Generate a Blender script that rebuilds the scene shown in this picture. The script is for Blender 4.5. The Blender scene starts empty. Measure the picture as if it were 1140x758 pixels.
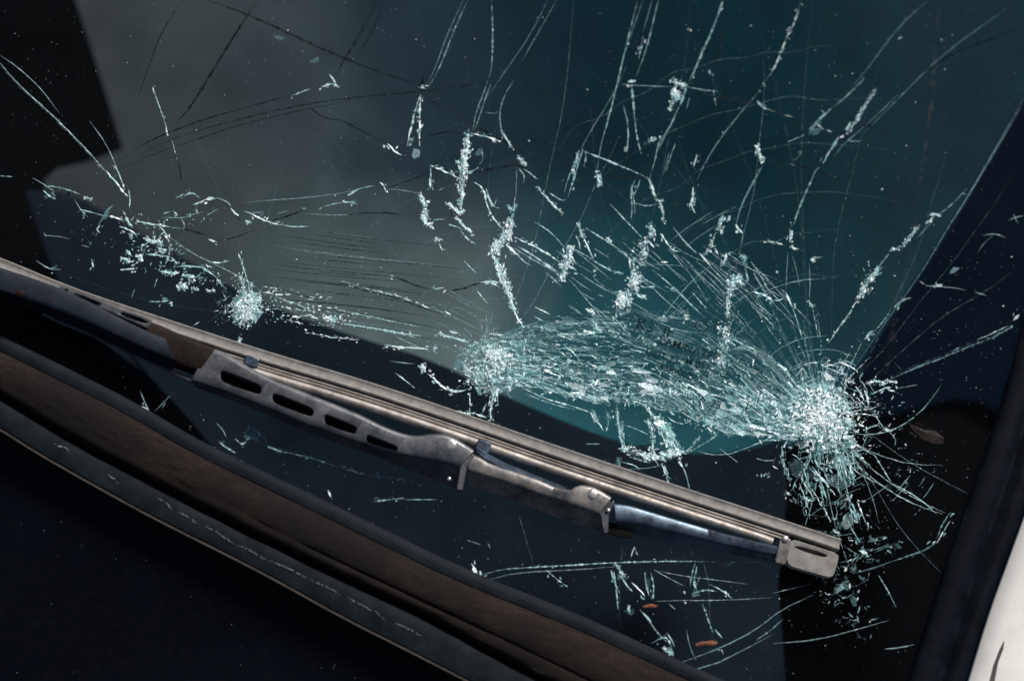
import bpy, bmesh, math, random
from mathutils import Vector, Matrix, noise as mnoise
random.seed(7)
R = math.radians
C = bpy.context.scene.collection

# ------------------------------------------------------------------ frame of the glass
# local frame: x along the lower edge of the windscreen, y up the glass, z out of the glass
TILT = R(32)
G = Matrix.Rotation(TILT, 4, 'X')
G.translation = Vector((0, 0, 1.0))

# ------------------------------------------------------------------ camera
F_MM, DIST, THETA, ROLL = 65.0, 0.95, R(15), R(20)
cam_pos = Vector((0, -math.sin(THETA), math.cos(THETA))) * DIST
fwd = -cam_pos.normalized()
right0 = Vector((1, 0, 0)); up0 = right0.cross(fwd).normalized()
cr = (right0 * math.cos(ROLL) + up0 * math.sin(ROLL)).normalized()
cu = (up0 * math.cos(ROLL) - right0 * math.sin(ROLL)).normalized()
cam_m = Matrix((
    (cr.x, cu.x, -fwd.x, cam_pos.x), (cr.y, cu.y, -fwd.y, cam_pos.y),
    (cr.z, cu.z, -fwd.z, cam_pos.z), (0, 0, 0, 1)))
cd = bpy.data.cameras.new('camera'); cam = bpy.data.objects.new('camera', cd); C.objects.link(cam)
cam.matrix_world = G @ cam_m
cd.lens = F_MM; cd.sensor_width = 36; cd.clip_start = 0.01; cd.clip_end = 200
cd.dof.use_dof = True; cd.dof.focus_distance = DIST; cd.dof.aperture_fstop = 2.8
bpy.context.scene.camera = cam

def P(px, py, z=0.0):
    """a point of the photograph carried on to the level z above the glass"""
    s = 36.0 / F_MM / 1140.0
    d = fwd + cr * ((px - 570) * s) - cu * ((py - 379) * s)
    t = (z - cam_pos.z) / d.z
    return cam_pos + d * t

# ------------------------------------------------------------------ light
sun_local = Vector((0.22, 0.72, 0.62)).normalized()
sun_dir = (G.to_3x3() @ sun_local).normalized()
w = bpy.data.worlds.new('World'); bpy.context.scene.world = w; w.use_nodes = True
nt = w.node_tree; nt.nodes.clear()
sky = nt.nodes.new('ShaderNodeTexSky'); sky.sky_type = 'NISHITA'; sky.sun_disc = False
sky.sun_elevation = math.asin(sun_dir.z); sky.sun_rotation = math.atan2(sun_dir.x, sun_dir.y)
sky.dust_density = 0.6; sky.air_density = 0.6; sky.ozone_density = 1.5
bg = nt.nodes.new('ShaderNodeBackground'); bg.inputs[1].default_value = 0.05
wo = nt.nodes.new('ShaderNodeOutputWorld')
nt.links.new(sky.outputs[0], bg.inputs[0]); nt.links.new(bg.outputs[0], wo.inputs[0])
ld = bpy.data.lights.new('sun', 'SUN'); ld.energy = 4.9; ld.angle = R(9); ld.color = (1, 0.955, 0.9)
sun = bpy.data.objects.new('sun', ld); C.objects.link(sun)
sun.rotation_euler = (-sun_dir).to_track_quat('-Z', 'Y').to_euler(); sun.location = (0, 0, 4)
sc = bpy.context.scene
sc.view_settings.view_transform = 'Standard'; sc.view_settings.look = 'None'
sc.view_settings.exposure = 0.3; sc.view_settings.gamma = 1.0
sc.render.engine = 'CYCLES'; sc.cycles.transparent_max_bounces = 32; sc.cycles.max_bounces = 6

# ------------------------------------------------------------------ materials
def srgb(r, g, b):
    f = lambda c: ((c / 255 + 0.055) / 1.055) ** 2.4 if c > 10 else c / 255 / 12.92
    return (f(r), f(g), f(b), 1)

class NT:
    def __init__(s, name):
        s.m = bpy.data.materials.new(name); s.m.use_nodes = True
        s.t = s.m.node_tree; s.t.nodes.clear(); s.out = s.n('ShaderNodeOutputMaterial')
        s.tc = s.n('ShaderNodeTexCoord')
    def n(s, k, **kw):
        a = s.t.nodes.new(k)
        for q, v in kw.items(): setattr(a, q, v)
        return a
    def l(s, a, b): s.t.links.new(a, b)
    def noise(s, scale, detail=4, rough=0.6, stretch=None):
        a = s.n('ShaderNodeTexNoise'); a.inputs['Scale'].default_value = scale
        a.inputs['Detail'].default_value = detail; a.inputs['Roughness'].default_value = rough
        if stretch:
            mp = s.n('ShaderNodeMapping'); mp.inputs['Scale'].default_value = stretch
            if len(stretch) > 3: pass
            s.l(s.tc.outputs['Object'], mp.inputs[0]); s.l(mp.outputs[0], a.inputs['Vector'])
        else: s.l(s.tc.outputs['Object'], a.inputs['Vector'])
        return a.outputs['Fac']
    def ramp(s, fac, stops):
        a = s.n('ShaderNodeValToRGB'); e = a.color_ramp.elements
        while len(e) > 1: e.remove(e[-1])
        e[0].position = stops[0][0]; e[0].color = stops[0][1]
        for p, c in stops[1:]:
            q = e.new(p); q.color = c
        s.l(fac, a.inputs[0]); return a.outputs[0]
    def mix(s, f, a, b):
        m = s.n('ShaderNodeMix', data_type='RGBA')
        for v, i in ((f, 0), (a, 6), (b, 7)):
            if hasattr(v, 'links'): s.l(v, m.inputs[i])
            else: m.inputs[i].default_value = v
        return m.outputs[2]
    def math(s, op, a, b=0.0, clamp=False):
        m = s.n('ShaderNodeMath', operation=op); m.use_clamp = clamp
        for v, i in ((a, 0), (b, 1)):
            if hasattr(v, 'links'): s.l(v, m.inputs[i])
            else: m.inputs[i].default_value = v
        return m.outputs[0]
    def bsdf(s, col, rough=0.5, metal=0.0, bump=None, bstr=0.3, bdist=0.0005, spec=0.5):
        b = s.n('ShaderNodeBsdfPrincipled')
        for v, k in ((col, 'Base Color'), (rough, 'Roughness'), (metal, 'Metallic')):
            if hasattr(v, 'links'): s.l(v, b.inputs[k])
            else: b.inputs[k].default_value = v
        b.inputs['Specular IOR Level'].default_value = spec
        if bump is not None:
            u = s.n('ShaderNodeBump'); u.inputs['Strength'].default_value = bstr; u.inputs['Distance'].default_value = bdist
            s.l(bump, u.inputs['Height']); s.l(u.outputs[0], b.inputs['Normal'])
        return b.outputs[0]
    def done(s, sh): s.l(sh, s.out.inputs[0]); return s.m

def g(v): return (v, v, v, 1)

def mat_glass():
    a = NT('laminated_glass')
    tr = a.n('ShaderNodeBsdfTransparent'); tr.inputs[0].default_value = (0.95, 0.98, 0.985, 1)
    gl = a.n('ShaderNodeBsdfGlossy'); gl.inputs['Roughness'].default_value = 0.06
    fr = a.n('ShaderNodeFresnel'); fr.inputs[0].default_value = 1.11
    dst = a.n('ShaderNodeBsdfDiffuse'); dst.inputs[0].default_value = (0.5, 0.5, 0.48, 1)
    mx = a.n('ShaderNodeMixShader'); a.l(fr.outputs[0], mx.inputs[0]); a.l(tr.outputs[0], mx.inputs[1]); a.l(gl.outputs[0], mx.inputs[2])
    n1 = a.noise(9, 5, 0.65); n2 = a.noise(900, 2, 0.5)
    f = a.math('MULTIPLY', a.math('MULTIPLY', n1, n2), 0.004)
    m2 = a.n('ShaderNodeMixShader'); a.l(f, m2.inputs[0]); a.l(mx.outputs[0], m2.inputs[1]); a.l(dst.outputs[0], m2.inputs[2])
    return a.done(m2.outputs[0])

def mat_fracture(name, c0, c1, op0, op1, rough=0.3, scale=1300, thr=(0.35, 0.6), spec=0.8):
    """broken glass faces: frosted, glinting, part see-through"""
    a = NT(name)
    n = a.noise(scale, 3, 0.7); n2 = a.noise(scale * 0.22, 2, 0.5)
    col = a.ramp(n2, [(0.3, c0), (0.7, c1)])
    sh = a.bsdf(col, rough, 0.0, bump=n, bstr=0.45, bdist=0.0004, spec=spec)
    tl = a.n('ShaderNodeBsdfTranslucent'); a.l(col, tl.inputs[0])
    ms = a.n('ShaderNodeMixShader'); ms.inputs[0].default_value = 0.3; a.l(sh, ms.inputs[1]); a.l(tl.outputs[0], ms.inputs[2]); sh = ms.outputs[0]
    tr = a.n('ShaderNodeBsdfTransparent'); tr.inputs[0].default_value = (0.9, 0.98, 0.98, 1)
    op = a.ramp(n, [(thr[0], g(op0)), (thr[1], g(op1))])
    mx = a.n('ShaderNodeMixShader'); a.l(op, mx.inputs[0]); a.l(tr.outputs[0], mx.inputs[1]); a.l(sh, mx.inputs[2])
    return a.done(mx.outputs[0])

M = {}
M['glass'] = mat_glass()
M['W'] = mat_fracture('fracture_white', (0.66, 0.80, 0.83, 1), (0.97, 0.98, 0.99, 1), 0.45, 1.0, thr=(0.36, 0.54))
M['T'] = mat_fracture('fracture_teal', (0.20, 0.44, 0.44, 1), (0.52, 0.76, 0.76, 1), 0.40, 0.75, thr=(0.36, 0.58))
M['F'] = mat_fracture('fracture_faint', (0.22, 0.38, 0.42, 1), (0.40, 0.60, 0.62, 1), 0.07, 0.26, thr=(0.35, 0.6))
M['D'] = mat_fracture('fracture_dark', (0.004, 0.006, 0.007, 1), (0.02, 0.03, 0.03, 1), 0.6, 0.95, rough=0.9, thr=(0.2, 0.4), spec=0.0)
M['L'] = mat_fracture('crack_line', (0.24, 0.40, 0.43, 1), (0.46, 0.64, 0.67, 1), 0.34, 0.62, thr=(0.3, 0.7), scale=700)
M['A'] = mat_fracture('dust_speck', (0.5, 0.56, 0.58, 1), (0.85, 0.9, 0.9, 1), 0.5, 1.0)

def mat_simple(name, c0, c1, rough, metal=0.0, scale=60, bscale=1500, bstr=0.2, spec=0.5, stretch=None, lo=0.35, hi=0.65):
    a = NT(name)
    n = a.noise(scale, 6, 0.65, stretch); nb = a.noise(bscale, 3, 0.6)
    return a.done(a.bsdf(a.ramp(n, [(lo, c0), (hi, c1)]), rough, metal, bump=nb, bstr=bstr, spec=spec))

def mat_metal(name, base, dark, rust, rough, metal=0.75, speck_=0.35, spec=0.5):
    a = NT(name)
    n = a.noise(90, 6, 0.7); n2 = a.noise(420, 4, 0.7); n3 = a.noise(2500, 2, 0.6)
    c = a.ramp(n, [(0.36, dark), (0.60, base)])
    c = a.mix(a.ramp(n2, [(0.56, g(0)), (0.74, g(0.75))]), c, rust)
    sp = a.ramp(n3, [(0.70, g(0)), (0.76, g(1))])
    c = a.mix(a.math('MULTIPLY', sp, speck_), c, (0.75, 0.72, 0.68, 1))
    r = a.ramp(n2, [(0.3, g(rough - 0.08)), (0.7, g(rough + 0.15))])
    return a.done(a.bsdf(c, r, metal, bump=n3, bstr=0.25, bdist=0.0002, spec=spec))

M['yoke'] = mat_metal('weathered_steel', (0.20, 0.185, 0.172, 1), (0.050, 0.052, 0.058, 1), (0.13, 0.065, 0.04, 1), 0.30, 0.30)
M['bridge'] = mat_metal('blue_grey_steel', (0.080, 0.084, 0.092, 1), (0.026, 0.031, 0.040, 1), (0.11, 0.07, 0.05, 1), 0.33, 0.25)
M['arm'] = mat_metal('blue_black_steel', (0.009, 0.015, 0.024, 1), (0.004, 0.007, 0.011, 1), (0.016, 0.012, 0.011, 1), 0.5, 0.0, 0.03, 0.15)  # blue-black steel, darkened to carry the shade over the wiper's left end
M['blue_steel'] = mat_metal('blued_steel', (0.09, 0.125, 0.165, 1), (0.035, 0.05, 0.07, 1), (0.12, 0.09, 0.07, 1), 0.34, 0.8)
M['rail'] = mat_metal('spring_steel', (0.33, 0.305, 0.28, 1), (0.15, 0.132, 0.12, 1), (0.20, 0.135, 0.10, 1), 0.5, 0.5)
M['channel'] = mat_metal('rusted_channel', (0.012, 0.007, 0.005, 1), (0.004, 0.003, 0.003, 1), (0.035, 0.016, 0.009, 1), 0.55, 0.0, 0.05, 0.1)
M['rivet'] = mat_metal('bright_rivet', (0.72, 0.68, 0.64, 1), (0.45, 0.42, 0.40, 1), (0.3, 0.2, 0.15, 1), 0.3, 0.9)
M['rubber'] = mat_simple('dusty_rubber', (0.12, 0.112, 0.105, 1), (0.205, 0.192, 0.18, 1), 0.75, scale=220, bscale=2600, bstr=0.5)
M['black_rubber'] = mat_simple('black_rubber', (0.0018, 0.0026, 0.0048, 1), (0.0042, 0.0056, 0.009, 1), 0.6, scale=80, bscale=1500, spec=0.04)
M['groove'] = mat_simple('black_gap', (0.002, 0.002, 0.002, 1), (0.004, 0.004, 0.004, 1), 0.9, spec=0.1)
def mat_trim():
    a = NT('brown_dusty_trim')
    n = a.noise(420, 7, 0.8, (0.22, 1, 1)); n2 = a.noise(1500, 4, 0.75); n3 = a.noise(14, 4, 0.6)
    c = a.ramp(n, [(0.3, (0.005, 0.0043, 0.0042, 1)), (0.66, (0.036, 0.025, 0.020, 1))])
    c = a.mix(a.ramp(n3, [(0.4, g(0.0)), (0.62, g(0.75))]), c, (0.010, 0.009, 0.010, 1))
    c = a.mix(a.ramp(n2, [(0.62, g(0)), (0.72, g(0.6))]), c, (0.07, 0.055, 0.046, 1))
    return a.done(a.bsdf(c, 0.85, 0, bump=n2, bstr=1.0, bdist=0.0014, spec=0.1))
M['trim'] = mat_trim()
M['moulding'] = mat_simple('blue_grey_moulding', (0.0045, 0.0065, 0.009, 1), (0.010, 0.014, 0.018, 1), 0.7, scale=90, bscale=900, spec=0.05)
M['edge'] = mat_simple('blue_black_seal', (0.0028, 0.005, 0.008, 1), (0.0065, 0.010, 0.014, 1), 0.7, scale=60, bscale=900, spec=0.1)
def mat_bonnet():
    a = NT('black_bonnet_paint'); n = a.noise(9, 5, 0.6); n2 = a.noise(240, 5, 0.75); n3 = a.noise(1400, 3, 0.7)
    c = a.ramp(n, [(0.35, (0.0008, 0.0012, 0.0028, 1)), (0.7, (0.0018, 0.0026, 0.005, 1))])
    c = a.mix(a.ramp(n2, [(0.52, g(0)), (0.75, g(0.3))]), c, (0.004, 0.0045, 0.006, 1))
    return a.done(a.bsdf(c, a.ramp(n2, [(0.3, g(0.4)), (0.7, g(0.55))]), 0, bump=n3, bstr=0.08, bdist=0.0002, spec=0.07))
M['bonnet'] = mat_bonnet()
M['lip'] = mat_simple('worn_lip', (0.025, 0.018, 0.014, 1), (0.06, 0.045, 0.035, 1), 0.7, scale=200)
M['white'] = mat_simple('white_paint', (0.52, 0.50, 0.465, 1), (0.66, 0.64, 0.60, 1), 0.35, scale=25, bscale=500, bstr=0.05)
M['scratch'] = mat_simple('scratch_mark', (0.02, 0.018, 0.016, 1), (0.06, 0.05, 0.045, 1), 0.8)
M['scuff'] = mat_simple('pale_scuff', (0.10, 0.12, 0.14, 1), (0.3, 0.34, 0.36, 1), 0.6, scale=500)
M['dash'] = mat_simple('navy_vinyl', (0.0062, 0.0100, 0.0150, 1), (0.0105, 0.0158, 0.0225, 1), 0.7, scale=9, bscale=600, spec=0.0)
M['cabin'] = mat_simple('cabin_black', (0.0008, 0.001, 0.0012, 1), (0.0012, 0.0014, 0.002, 1), 0.9, spec=0.02)
M['stamp'] = mat_simple('stamp_ink', (0.006, 0.016, 0.020, 1), (0.010, 0.024, 0.030, 1), 0.9, spec=0.0)
M['leaf'] = mat_simple('dry_leaf', (0.05, 0.018, 0.012, 1), (0.26, 0.065, 0.025, 1), 0.8, scale=900)
M['husk'] = mat_fracture('brown_husk', (0.03, 0.022, 0.02, 1), (0.07, 0.052, 0.045, 1), 0.05, 0.45, spec=0.1)
M['streak'] = mat_fracture('dirt_film', (0.05, 0.036, 0.036, 1), (0.16, 0.12, 0.105, 1), 0.0, 0.30, rough=0.8, scale=260, thr=(0.45, 0.75), spec=0.0)

# ------------------------------------------------------------------ helpers
def link(o, parent=None):
    C.objects.link(o)
    if parent is not None: o.parent = parent
    return o
def thing(name, label, cat, base, group=None):
    o = bpy.data.objects.new(name, None); C.objects.link(o)
    o.matrix_world = G @ Matrix.Translation(base); o.empty_display_size = 0.02
    o['label'] = label; o['category'] = cat; o['base'] = [base.x, base.y, base.z]
    if group: o['group'] = group
    return o
def base_of(o):
    if o is None: return Vector((0, 0, 0))
    while 'base' not in o: o = o.parent
    return Vector(o['base'])
class MB:
    def __init__(s): s.v = []; s.f = []; s.m = []; s.sm = []
    def add(s, vs, fs, mi=0, smooth=False):
        k = len(s.v); s.v += vs
        for f in fs: s.f.append([i + k for i in f]); s.m.append(mi); s.sm.append(smooth)
    def build(s, name, mats, parent=None, **props):
        b = base_of(parent)
        me = bpy.data.meshes.new(name)
        me.from_pydata([tuple(v - b) for v in s.v], [], s.f)
        if not isinstance(mats, (list, tuple)): mats = [mats]
        for m in mats: me.materials.append(m)
        me.polygons.foreach_set('material_index', s.m); me.polygons.foreach_set('use_smooth', s.sm)
        me.update()
        o = link(bpy.data.objects.new(name, me), parent)
        for k, v in props.items(): o[k] = v
        return o
def fixn(o, angle=40):
    bm = bmesh.new(); bm.from_mesh(o.data); bmesh.ops.remove_doubles(bm, verts=bm.verts, dist=1e-7)
    bmesh.ops.recalc_face_normals(bm, faces=bm.faces)
    bm.to_mesh(o.data); bm.free()
    for p in o.data.polygons: p.use_smooth = True
    o.data.set_sharp_from_angle(angle=R(angle))
    return o
def bevel(o, wd, seg=2):
    m = o.modifiers.new('bevel', 'BEVEL'); m.width = wd; m.segments = seg; m.limit_method = 'ANGLE'; m.angle_limit = R(35)
    return o
def resample(pts, n):
    pts = [Vector(p) for p in pts]
    L = [0]
    for a, b in zip(pts, pts[1:]): L.append(L[-1] + (b - a).length)
    out = []; j = 0
    for i in range(n):
        t = L[-1] * i / (n - 1)
        while j < len(pts) - 2 and L[j + 1] < t: j += 1
        u = (t - L[j]) / max(1e-12, L[j + 1] - L[j]); out.append(pts[j].lerp(pts[j + 1], u))
    return out
def smooth(pts, it=2):
    pts = [Vector(p) for p in pts]
    for _ in range(it):
        q = [pts[0]]
        for a, b in zip(pts, pts[1:]): q += [a * 0.75 + b * 0.25, a * 0.25 + b * 0.75]
        q.append(pts[-1]); pts = q
    return pts
def loft_lines(lines, n=60, closed=False, smooth_it=2, wob=0.0):
    """lines: [(pixel polyline, z)] swept side by side; z number or function of t"""
    rows = []
    for k, (pl, z) in enumerate(lines):
        q = resample(smooth([(p[0], p[1]) for p in pl], smooth_it), n)
        row = []
        for i, p in enumerate(q):
            zz = z(i / (n - 1)) if callable(z) else z
            if wob: zz += wob * mnoise.noise((p[0] * 0.03, p[1] * 0.03, k * 3.1))
            row.append(P(p[0], p[1], zz))
        rows.append(row)
    mb = MB(); m = len(rows)
    vs = [r[i] for r in rows for i in range(n)]
    fs = []
    for a in range(m if closed else m - 1):
        b = (a + 1) % m
        for i in range(n - 1): fs.append([a * n + i, a * n + i + 1, b * n + i + 1, b * n + i])
    if closed:
        fs.append([a * n for a in range(m)]); fs.append([a * n + n - 1 for a in range(m)][::-1])
    mb.add(vs, fs, 0, True); return mb
def prism(px, z0, z1, flare=0.0):
    """solid from a pixel outline; top at z1, foot at z0"""
    top = [P(x, y, z1) for x, y in px]
    c = sum(top, Vector()) / len(top)
    bot = [Vector((p.x + (p.x - c.x) * flare, p.y + (p.y - c.y) * flare, z0)) for p in top]
    n = len(px); mb = MB()
    fs = [list(range(n)), [n + i for i in range(n)][::-1]] + [[i, n + i, n + (i + 1) % n, (i + 1) % n] for i in range(n)]
    mb.add(top + bot, fs, 0, False); return mb
def rounded(px, r=0.25, it=2):
    """corner-cut closed outline"""
    pts = [Vector(p) for p in px]
    for _ in range(it):
        q = []
        for i in range(len(pts)):
            a, b = pts[i], pts[(i + 1) % len(pts)]
            q += [a.lerp(b, r), a.lerp(b, 1 - r)]
        pts = q; r = 0.25
    return [(p.x, p.y) for p in pts]
def rivet(name, px, py, z, r, h, parent, mat='rivet'):
    c = P(px, py, z); mb = MB(); n = 20; prof = [(1.0, 0), (1.0, 0.45), (0.86, 0.8), (0.5, 0.98), (0.0, 1.0)]
    vs = []; fs = []
    for a, (rr, hh) in enumerate(prof):
        for i in range(n):
            t = 2 * math.pi * i / n; vs.append(c + Vector((math.cos(t) * r * max(rr, 0.02), math.sin(t) * r * max(rr, 0.02), h * hh)))
    for a in range(len(prof) - 1):
        for i in range(n): fs.append([a * n + i, a * n + (i + 1) % n, (a + 1) * n + (i + 1) % n, (a + 1) * n + i])
    fs.append([(len(prof) - 1) * n + i for i in range(n)]); fs.append([i for i in range(n)][::-1])
    mb.add(vs, fs, 0, True); o = mb.build(name, M[mat], parent); return fixn(o, 50)
def sweep(pl, z, prof, n=80, dv0=0.0, closed_prof=True, taper=None):
    """profile [(v metres across, h metres above z)] along a pixel path"""
    pts = [P(p[0], p[1], 0) for p in resample(smooth(pl, 2), n)]
    rows = []
    for i, p in enumerate(pts):
        d = (pts[min(n - 1, i + 1)] - pts[max(0, i - 1)]).normalized(); s = Vector((-d.y, d.x, 0))
        t = i / (n - 1); zz = z(t) if callable(z) else z; k = taper(t) if taper else 1.0
        rows.append([Vector((p.x, p.y, 0)) + s * (v * k + dv0) + Vector((0, 0, zz + h * k)) for v, h in prof])
    m = len(prof); mb = MB(); vs = [q for r_ in rows for q in r_]; fs = []
    for i in range(n - 1):
        for a in range(m): fs.append([i * m + a, i * m + (a + 1) % m, (i + 1) * m + (a + 1) % m, (i + 1) * m + a])
    fs.append(list(range(m))[::-1]); fs.append([(n - 1) * m + a for a in range(m)])
    mb.add(vs, fs, 0, True); return mb
def cut(o, cutters):
    for c in cutters:
        fixn(c, 30)
    for c in cutters:
        md = o.modifiers.new('slot', 'BOOLEAN'); md.operation = 'DIFFERENCE'; md.solver = 'EXACT'; md.object = c
    bpy.context.view_layer.update()
    dg = bpy.context.evaluated_depsgraph_get()
    me = bpy.data.meshes.new_from_object(o.evaluated_get(dg)); o.modifiers.clear(); o.data = me
    for c in cutters: bpy.data.objects.remove(c, do_unlink=True)
    return o

# ================================================================== CAR BODY AND CABIN
car = thing('car', 'dark car body around the windscreen, with brown cowl trim and a white right pillar', 'car', P(300, 700, -0.02))
E1 = [(-80, 352), (0, 393), (53, 418), (148, 466), (200, 498), (260, 528), (380, 585), (500, 645), (640, 700), (745, 749), (860, 800), (960, 850)]
def off(pl, dx, dy): return [(x + dx, y + dy) for x, y in pl]
E1b = [(-80, 378), (0, 424), (60, 453), (148, 504), (210, 540), (290, 582), (380, 627), (470, 669), (547, 705), (657, 758), (760, 806), (880, 870)]
E2 = [(-80, 392), (0, 437), (67, 480), (113, 505), (167, 533), (250, 576), (317, 609), (380, 640), (480, 686), (523, 712), (600, 752), (700, 806), (820, 870)]
E3 = off(E2, -3.5, 5)
E4 = [(-80, 432), (0, 478), (40, 504), (100, 538), (167, 575), (233, 608), (300, 642), (380, 687), (450, 722), (520, 758), (600, 800), (730, 872)]
def mid(a, b, t, n=24):
    A = resample(a, n); B = resample(b, n); return [(p.x * (1 - t) + q.x * t, p.y * (1 - t) + q.y * t) for p, q in zip(A, B)]
def V2(pl): return [(p[0], p[1]) for p in pl]
tr = loft_lines([(off(E1, 2, -3), -0.003), (E1, 0.0022), (mid(E1, E2, 0.12), 0.0048), (mid(E1, E2, 0.3), 0.0066), (mid(E1, E1b, 0.75), 0.0064), (off(E1b, 0.5, -2), lambda t: 0.0058 - 0.0006 * min(1, max(0, (t - .3) * 5))),
                 (E1b, lambda t: 0.0056 - 0.0016 * min(1, max(0, (t - .3) * 5))), (off(E1b, -0.5, 2), lambda t: 0.0054 - 0.0006 * min(1, max(0, (t - .3) * 5))), (mid(E1b, E2, 0.4), 0.0048), (mid(E1b, E2, 0.85), 0.0036), (E2, 0.0005), (off(E2, -1, 1.5), -0.010)], n=140, wob=0.0006)
ed = loft_lines([(off(E1, 9, -15), -0.0005), (off(E1, 8, -14), 0.0009), (off(E1, 4, -7), 0.0015), (off(E1, 1, -2), 0.0010), (off(E1, 0, 1), -0.003)], n=120, wob=0.0003)
fixn(ed.build('edge_seal', M['edge'], car), 60)
o = fixn(tr.build('cowl_trim', M['trim'], car), 60); o['label'] = 'brown dusty rubber trim strip along the lower edge of the glass'
mo = loft_lines([(off(E2, -1.5, 2.2), -0.009), (E3, 0.0), (off(E3, -1, 2), 0.0008), (mid(E3, E4, 0.35), 0.0013), (mid(E3, E4, 0.7), 0.0010), (off(E4, 1, -3), 0.0003), (off(E4, 0, -1), -0.006)], n=120, wob=0.0004)
moul = fixn(mo.build('moulding', M['moulding'], car), 60)
lp = loft_lines([(off(E4, 0.5, -1.6), -0.0045), (off(E4, 0.2, -0.9), 0.0016), (off(E4, -0.1, 0.5), 0.0016), (off(E4, -0.6, 1.4), -0.007)], n=120)
fixn(lp.build('bonnet_lip', M['lip'], car))
# bonnet: gently crowned sheet falling away from the windscreen
mb = MB(); rows = []
n = 90
e = resample(smooth(off(E4, -0.5, 1.2), 2), n)
K = 26
for k in range(K):
    t = k / (K - 1); row = []
    for p in e:
        q = P(p[0], p[1], -0.0045)
        d = 0.34 * t
        z = -0.0045 - 0.012 * (1 - math.exp(-d * 60)) - 0.06 * t + 0.012 * math.sin(t * 3.3)
        row.append(Vector((q.x - 0.03 * t, q.y - d, z)))
    rows.append(row)
vs = [v for r_ in rows for v in r_]
mb.add(vs, [[k * n + i, k * n + i + 1, (k + 1) * n + i + 1, (k + 1) * n + i] for k in range(K - 1) for i in range(n - 1)], 0, True)
bon = mb.build('bonnet', M['bonnet'], car); fixn(bon, 80)
BON = rows; n_bon = n
# right side: rubber seal and white pillar
S1 = [(1190, 150), (1160, 270), (1133, 391), (1106, 480), (1069, 585), (1038, 675), (1012, 758), (980, 850)]
S2 = [(1215, 150), (1185, 270), (1158, 391), (1131, 490), (1098, 585), (1068, 675), (1042, 758), (1010, 850)]
S3 = [(1230, 150), (1202, 270), (1175, 391), (1140, 510), (1112, 600), (1088, 668), (1055, 758), (1025, 850)]
S4 = [(1260, 200), (1230, 320), (1190, 430), (1141, 573), (1122, 625), (1101, 682), (1078, 758), (1050, 850)]
se = loft_lines([(off(S1, -2, 0), -0.004), (S1, 0.001), (off(S1, 6, 0), 0.0026), (mid(S1, S2, 0.6), 0.0035), (S2, 0.003), (off(S2, 4, 0), 0.0008),
                 (off(S2, 8, 0), 0.0012), (S3, 0.0042), (mid(S3, S4, 0.5), 0.005), (mid(S3, S4, 0.9), 0.002), (S4, -0.008)], n=80, wob=0.0003)
fixn(se.build('side_seal', M['black_rubber'], car), 60)
wp = loft_lines([(off(S4, -3, 0), -0.008), (off(S4, -1, 0), 0.0035), (off(S4, 1.5, 0), 0.0052), (off(S4, 22, 0), 0.0075), (off(S4, 70, 0), 0.008), (off(S4, 160, 0), -0.01), (off(S4, 240, 0), -0.05)], n=60, wob=0.0004)
pil = fixn(wp.build('pillar', M['white'], car), 60); pil['label'] = 'white painted pillar at the lower right'
def decal(name, px, z, mat, parent, th=0.00025):
    return prism(px, z, z + th).build(name, M[mat], parent)
decal('scratch', [(1101, 760), (1106, 740), (1113, 722), (1118.5, 711), (1117, 722), (1111, 738), (1107, 760)], 0.0073, 'scratch', pil)
# pale scuffs on the moulding
mb = MB()
scu = smooth([(97, 517), (130, 537), (178, 556), (192, 566), (215, 578), (240, 592), (262, 605), (300, 624), (340, 642), (380, 661), (430, 688), (500, 724), (560, 752)], 2)
SCU = [(120, 529, 132, 538), (176, 554, 192, 567), (198, 570, 222, 583), (228, 585, 262, 606), (262, 605, 300, 625), (300, 624, 342, 643), (345, 645, 380, 662), (385, 664, 430, 689), (440, 694, 470, 708), (60, 494, 78, 503)]
# grit lying on the bonnet and trims
mb = MB()
def speck(mb, x, y, z, r, mi=0):
    c = P(x, y, z); a0 = random.random() * 6.28; k = random.choice((4, 5, 6)); 
    vs = [c + Vector((math.cos(a0 + i * 6.283 / k) * r * random.uniform(0.6, 1.2), math.sin(a0 + i * 6.283 / k) * r * random.uniform(0.6, 1.2), random.uniform(-0.3, 0.3) * r)) for i in range(k)]
    vs.append(c + Vector((0, 0, r * 0.6))); mb.add(vs, [[i, (i + 1) % k, k] for i in range(k)] + [list(range(k))[::-1]], mi)
for _ in range(900):
    t = random.random(); i = random.randrange(0, 119)
    q = resample(E1, 120)[i]; speck(mb, q.x - random.uniform(-6, 4), q.y + random.uniform(-2, 34), random.uniform(0.0042, 0.0066), random.uniform(0.0001, 0.00028))
mb.build('grit', M['lip'], car, kind='stuff')

# cabin behind the glass
cab = MB()
a_, b_ = P(-500, -500, -0.45), P(1700, 1300, -0.45)
xs = [-0.75, 0.75]; ys = [-0.6, 0.75]
cab.add([Vector((xs[0], ys[0], -0.45)), Vector((xs[1], ys[0], -0.45)), Vector((xs[1], ys[1], -0.45)), Vector((xs[0], ys[1], -0.45)),
         Vector((xs[0], ys[0], -0.43)), Vector((xs[1], ys[0], -0.43)), Vector((xs[1], ys[1], -0.43)), Vector((xs[0], ys[1], -0.43))],
        [[0, 1, 2, 3], [4, 5, 6, 7], [0, 1, 5, 4], [1, 2, 6, 5], [2, 3, 7, 6], [3, 0, 4, 7]])
cab.build('cabin_floor', M['cabin'], car)
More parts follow.
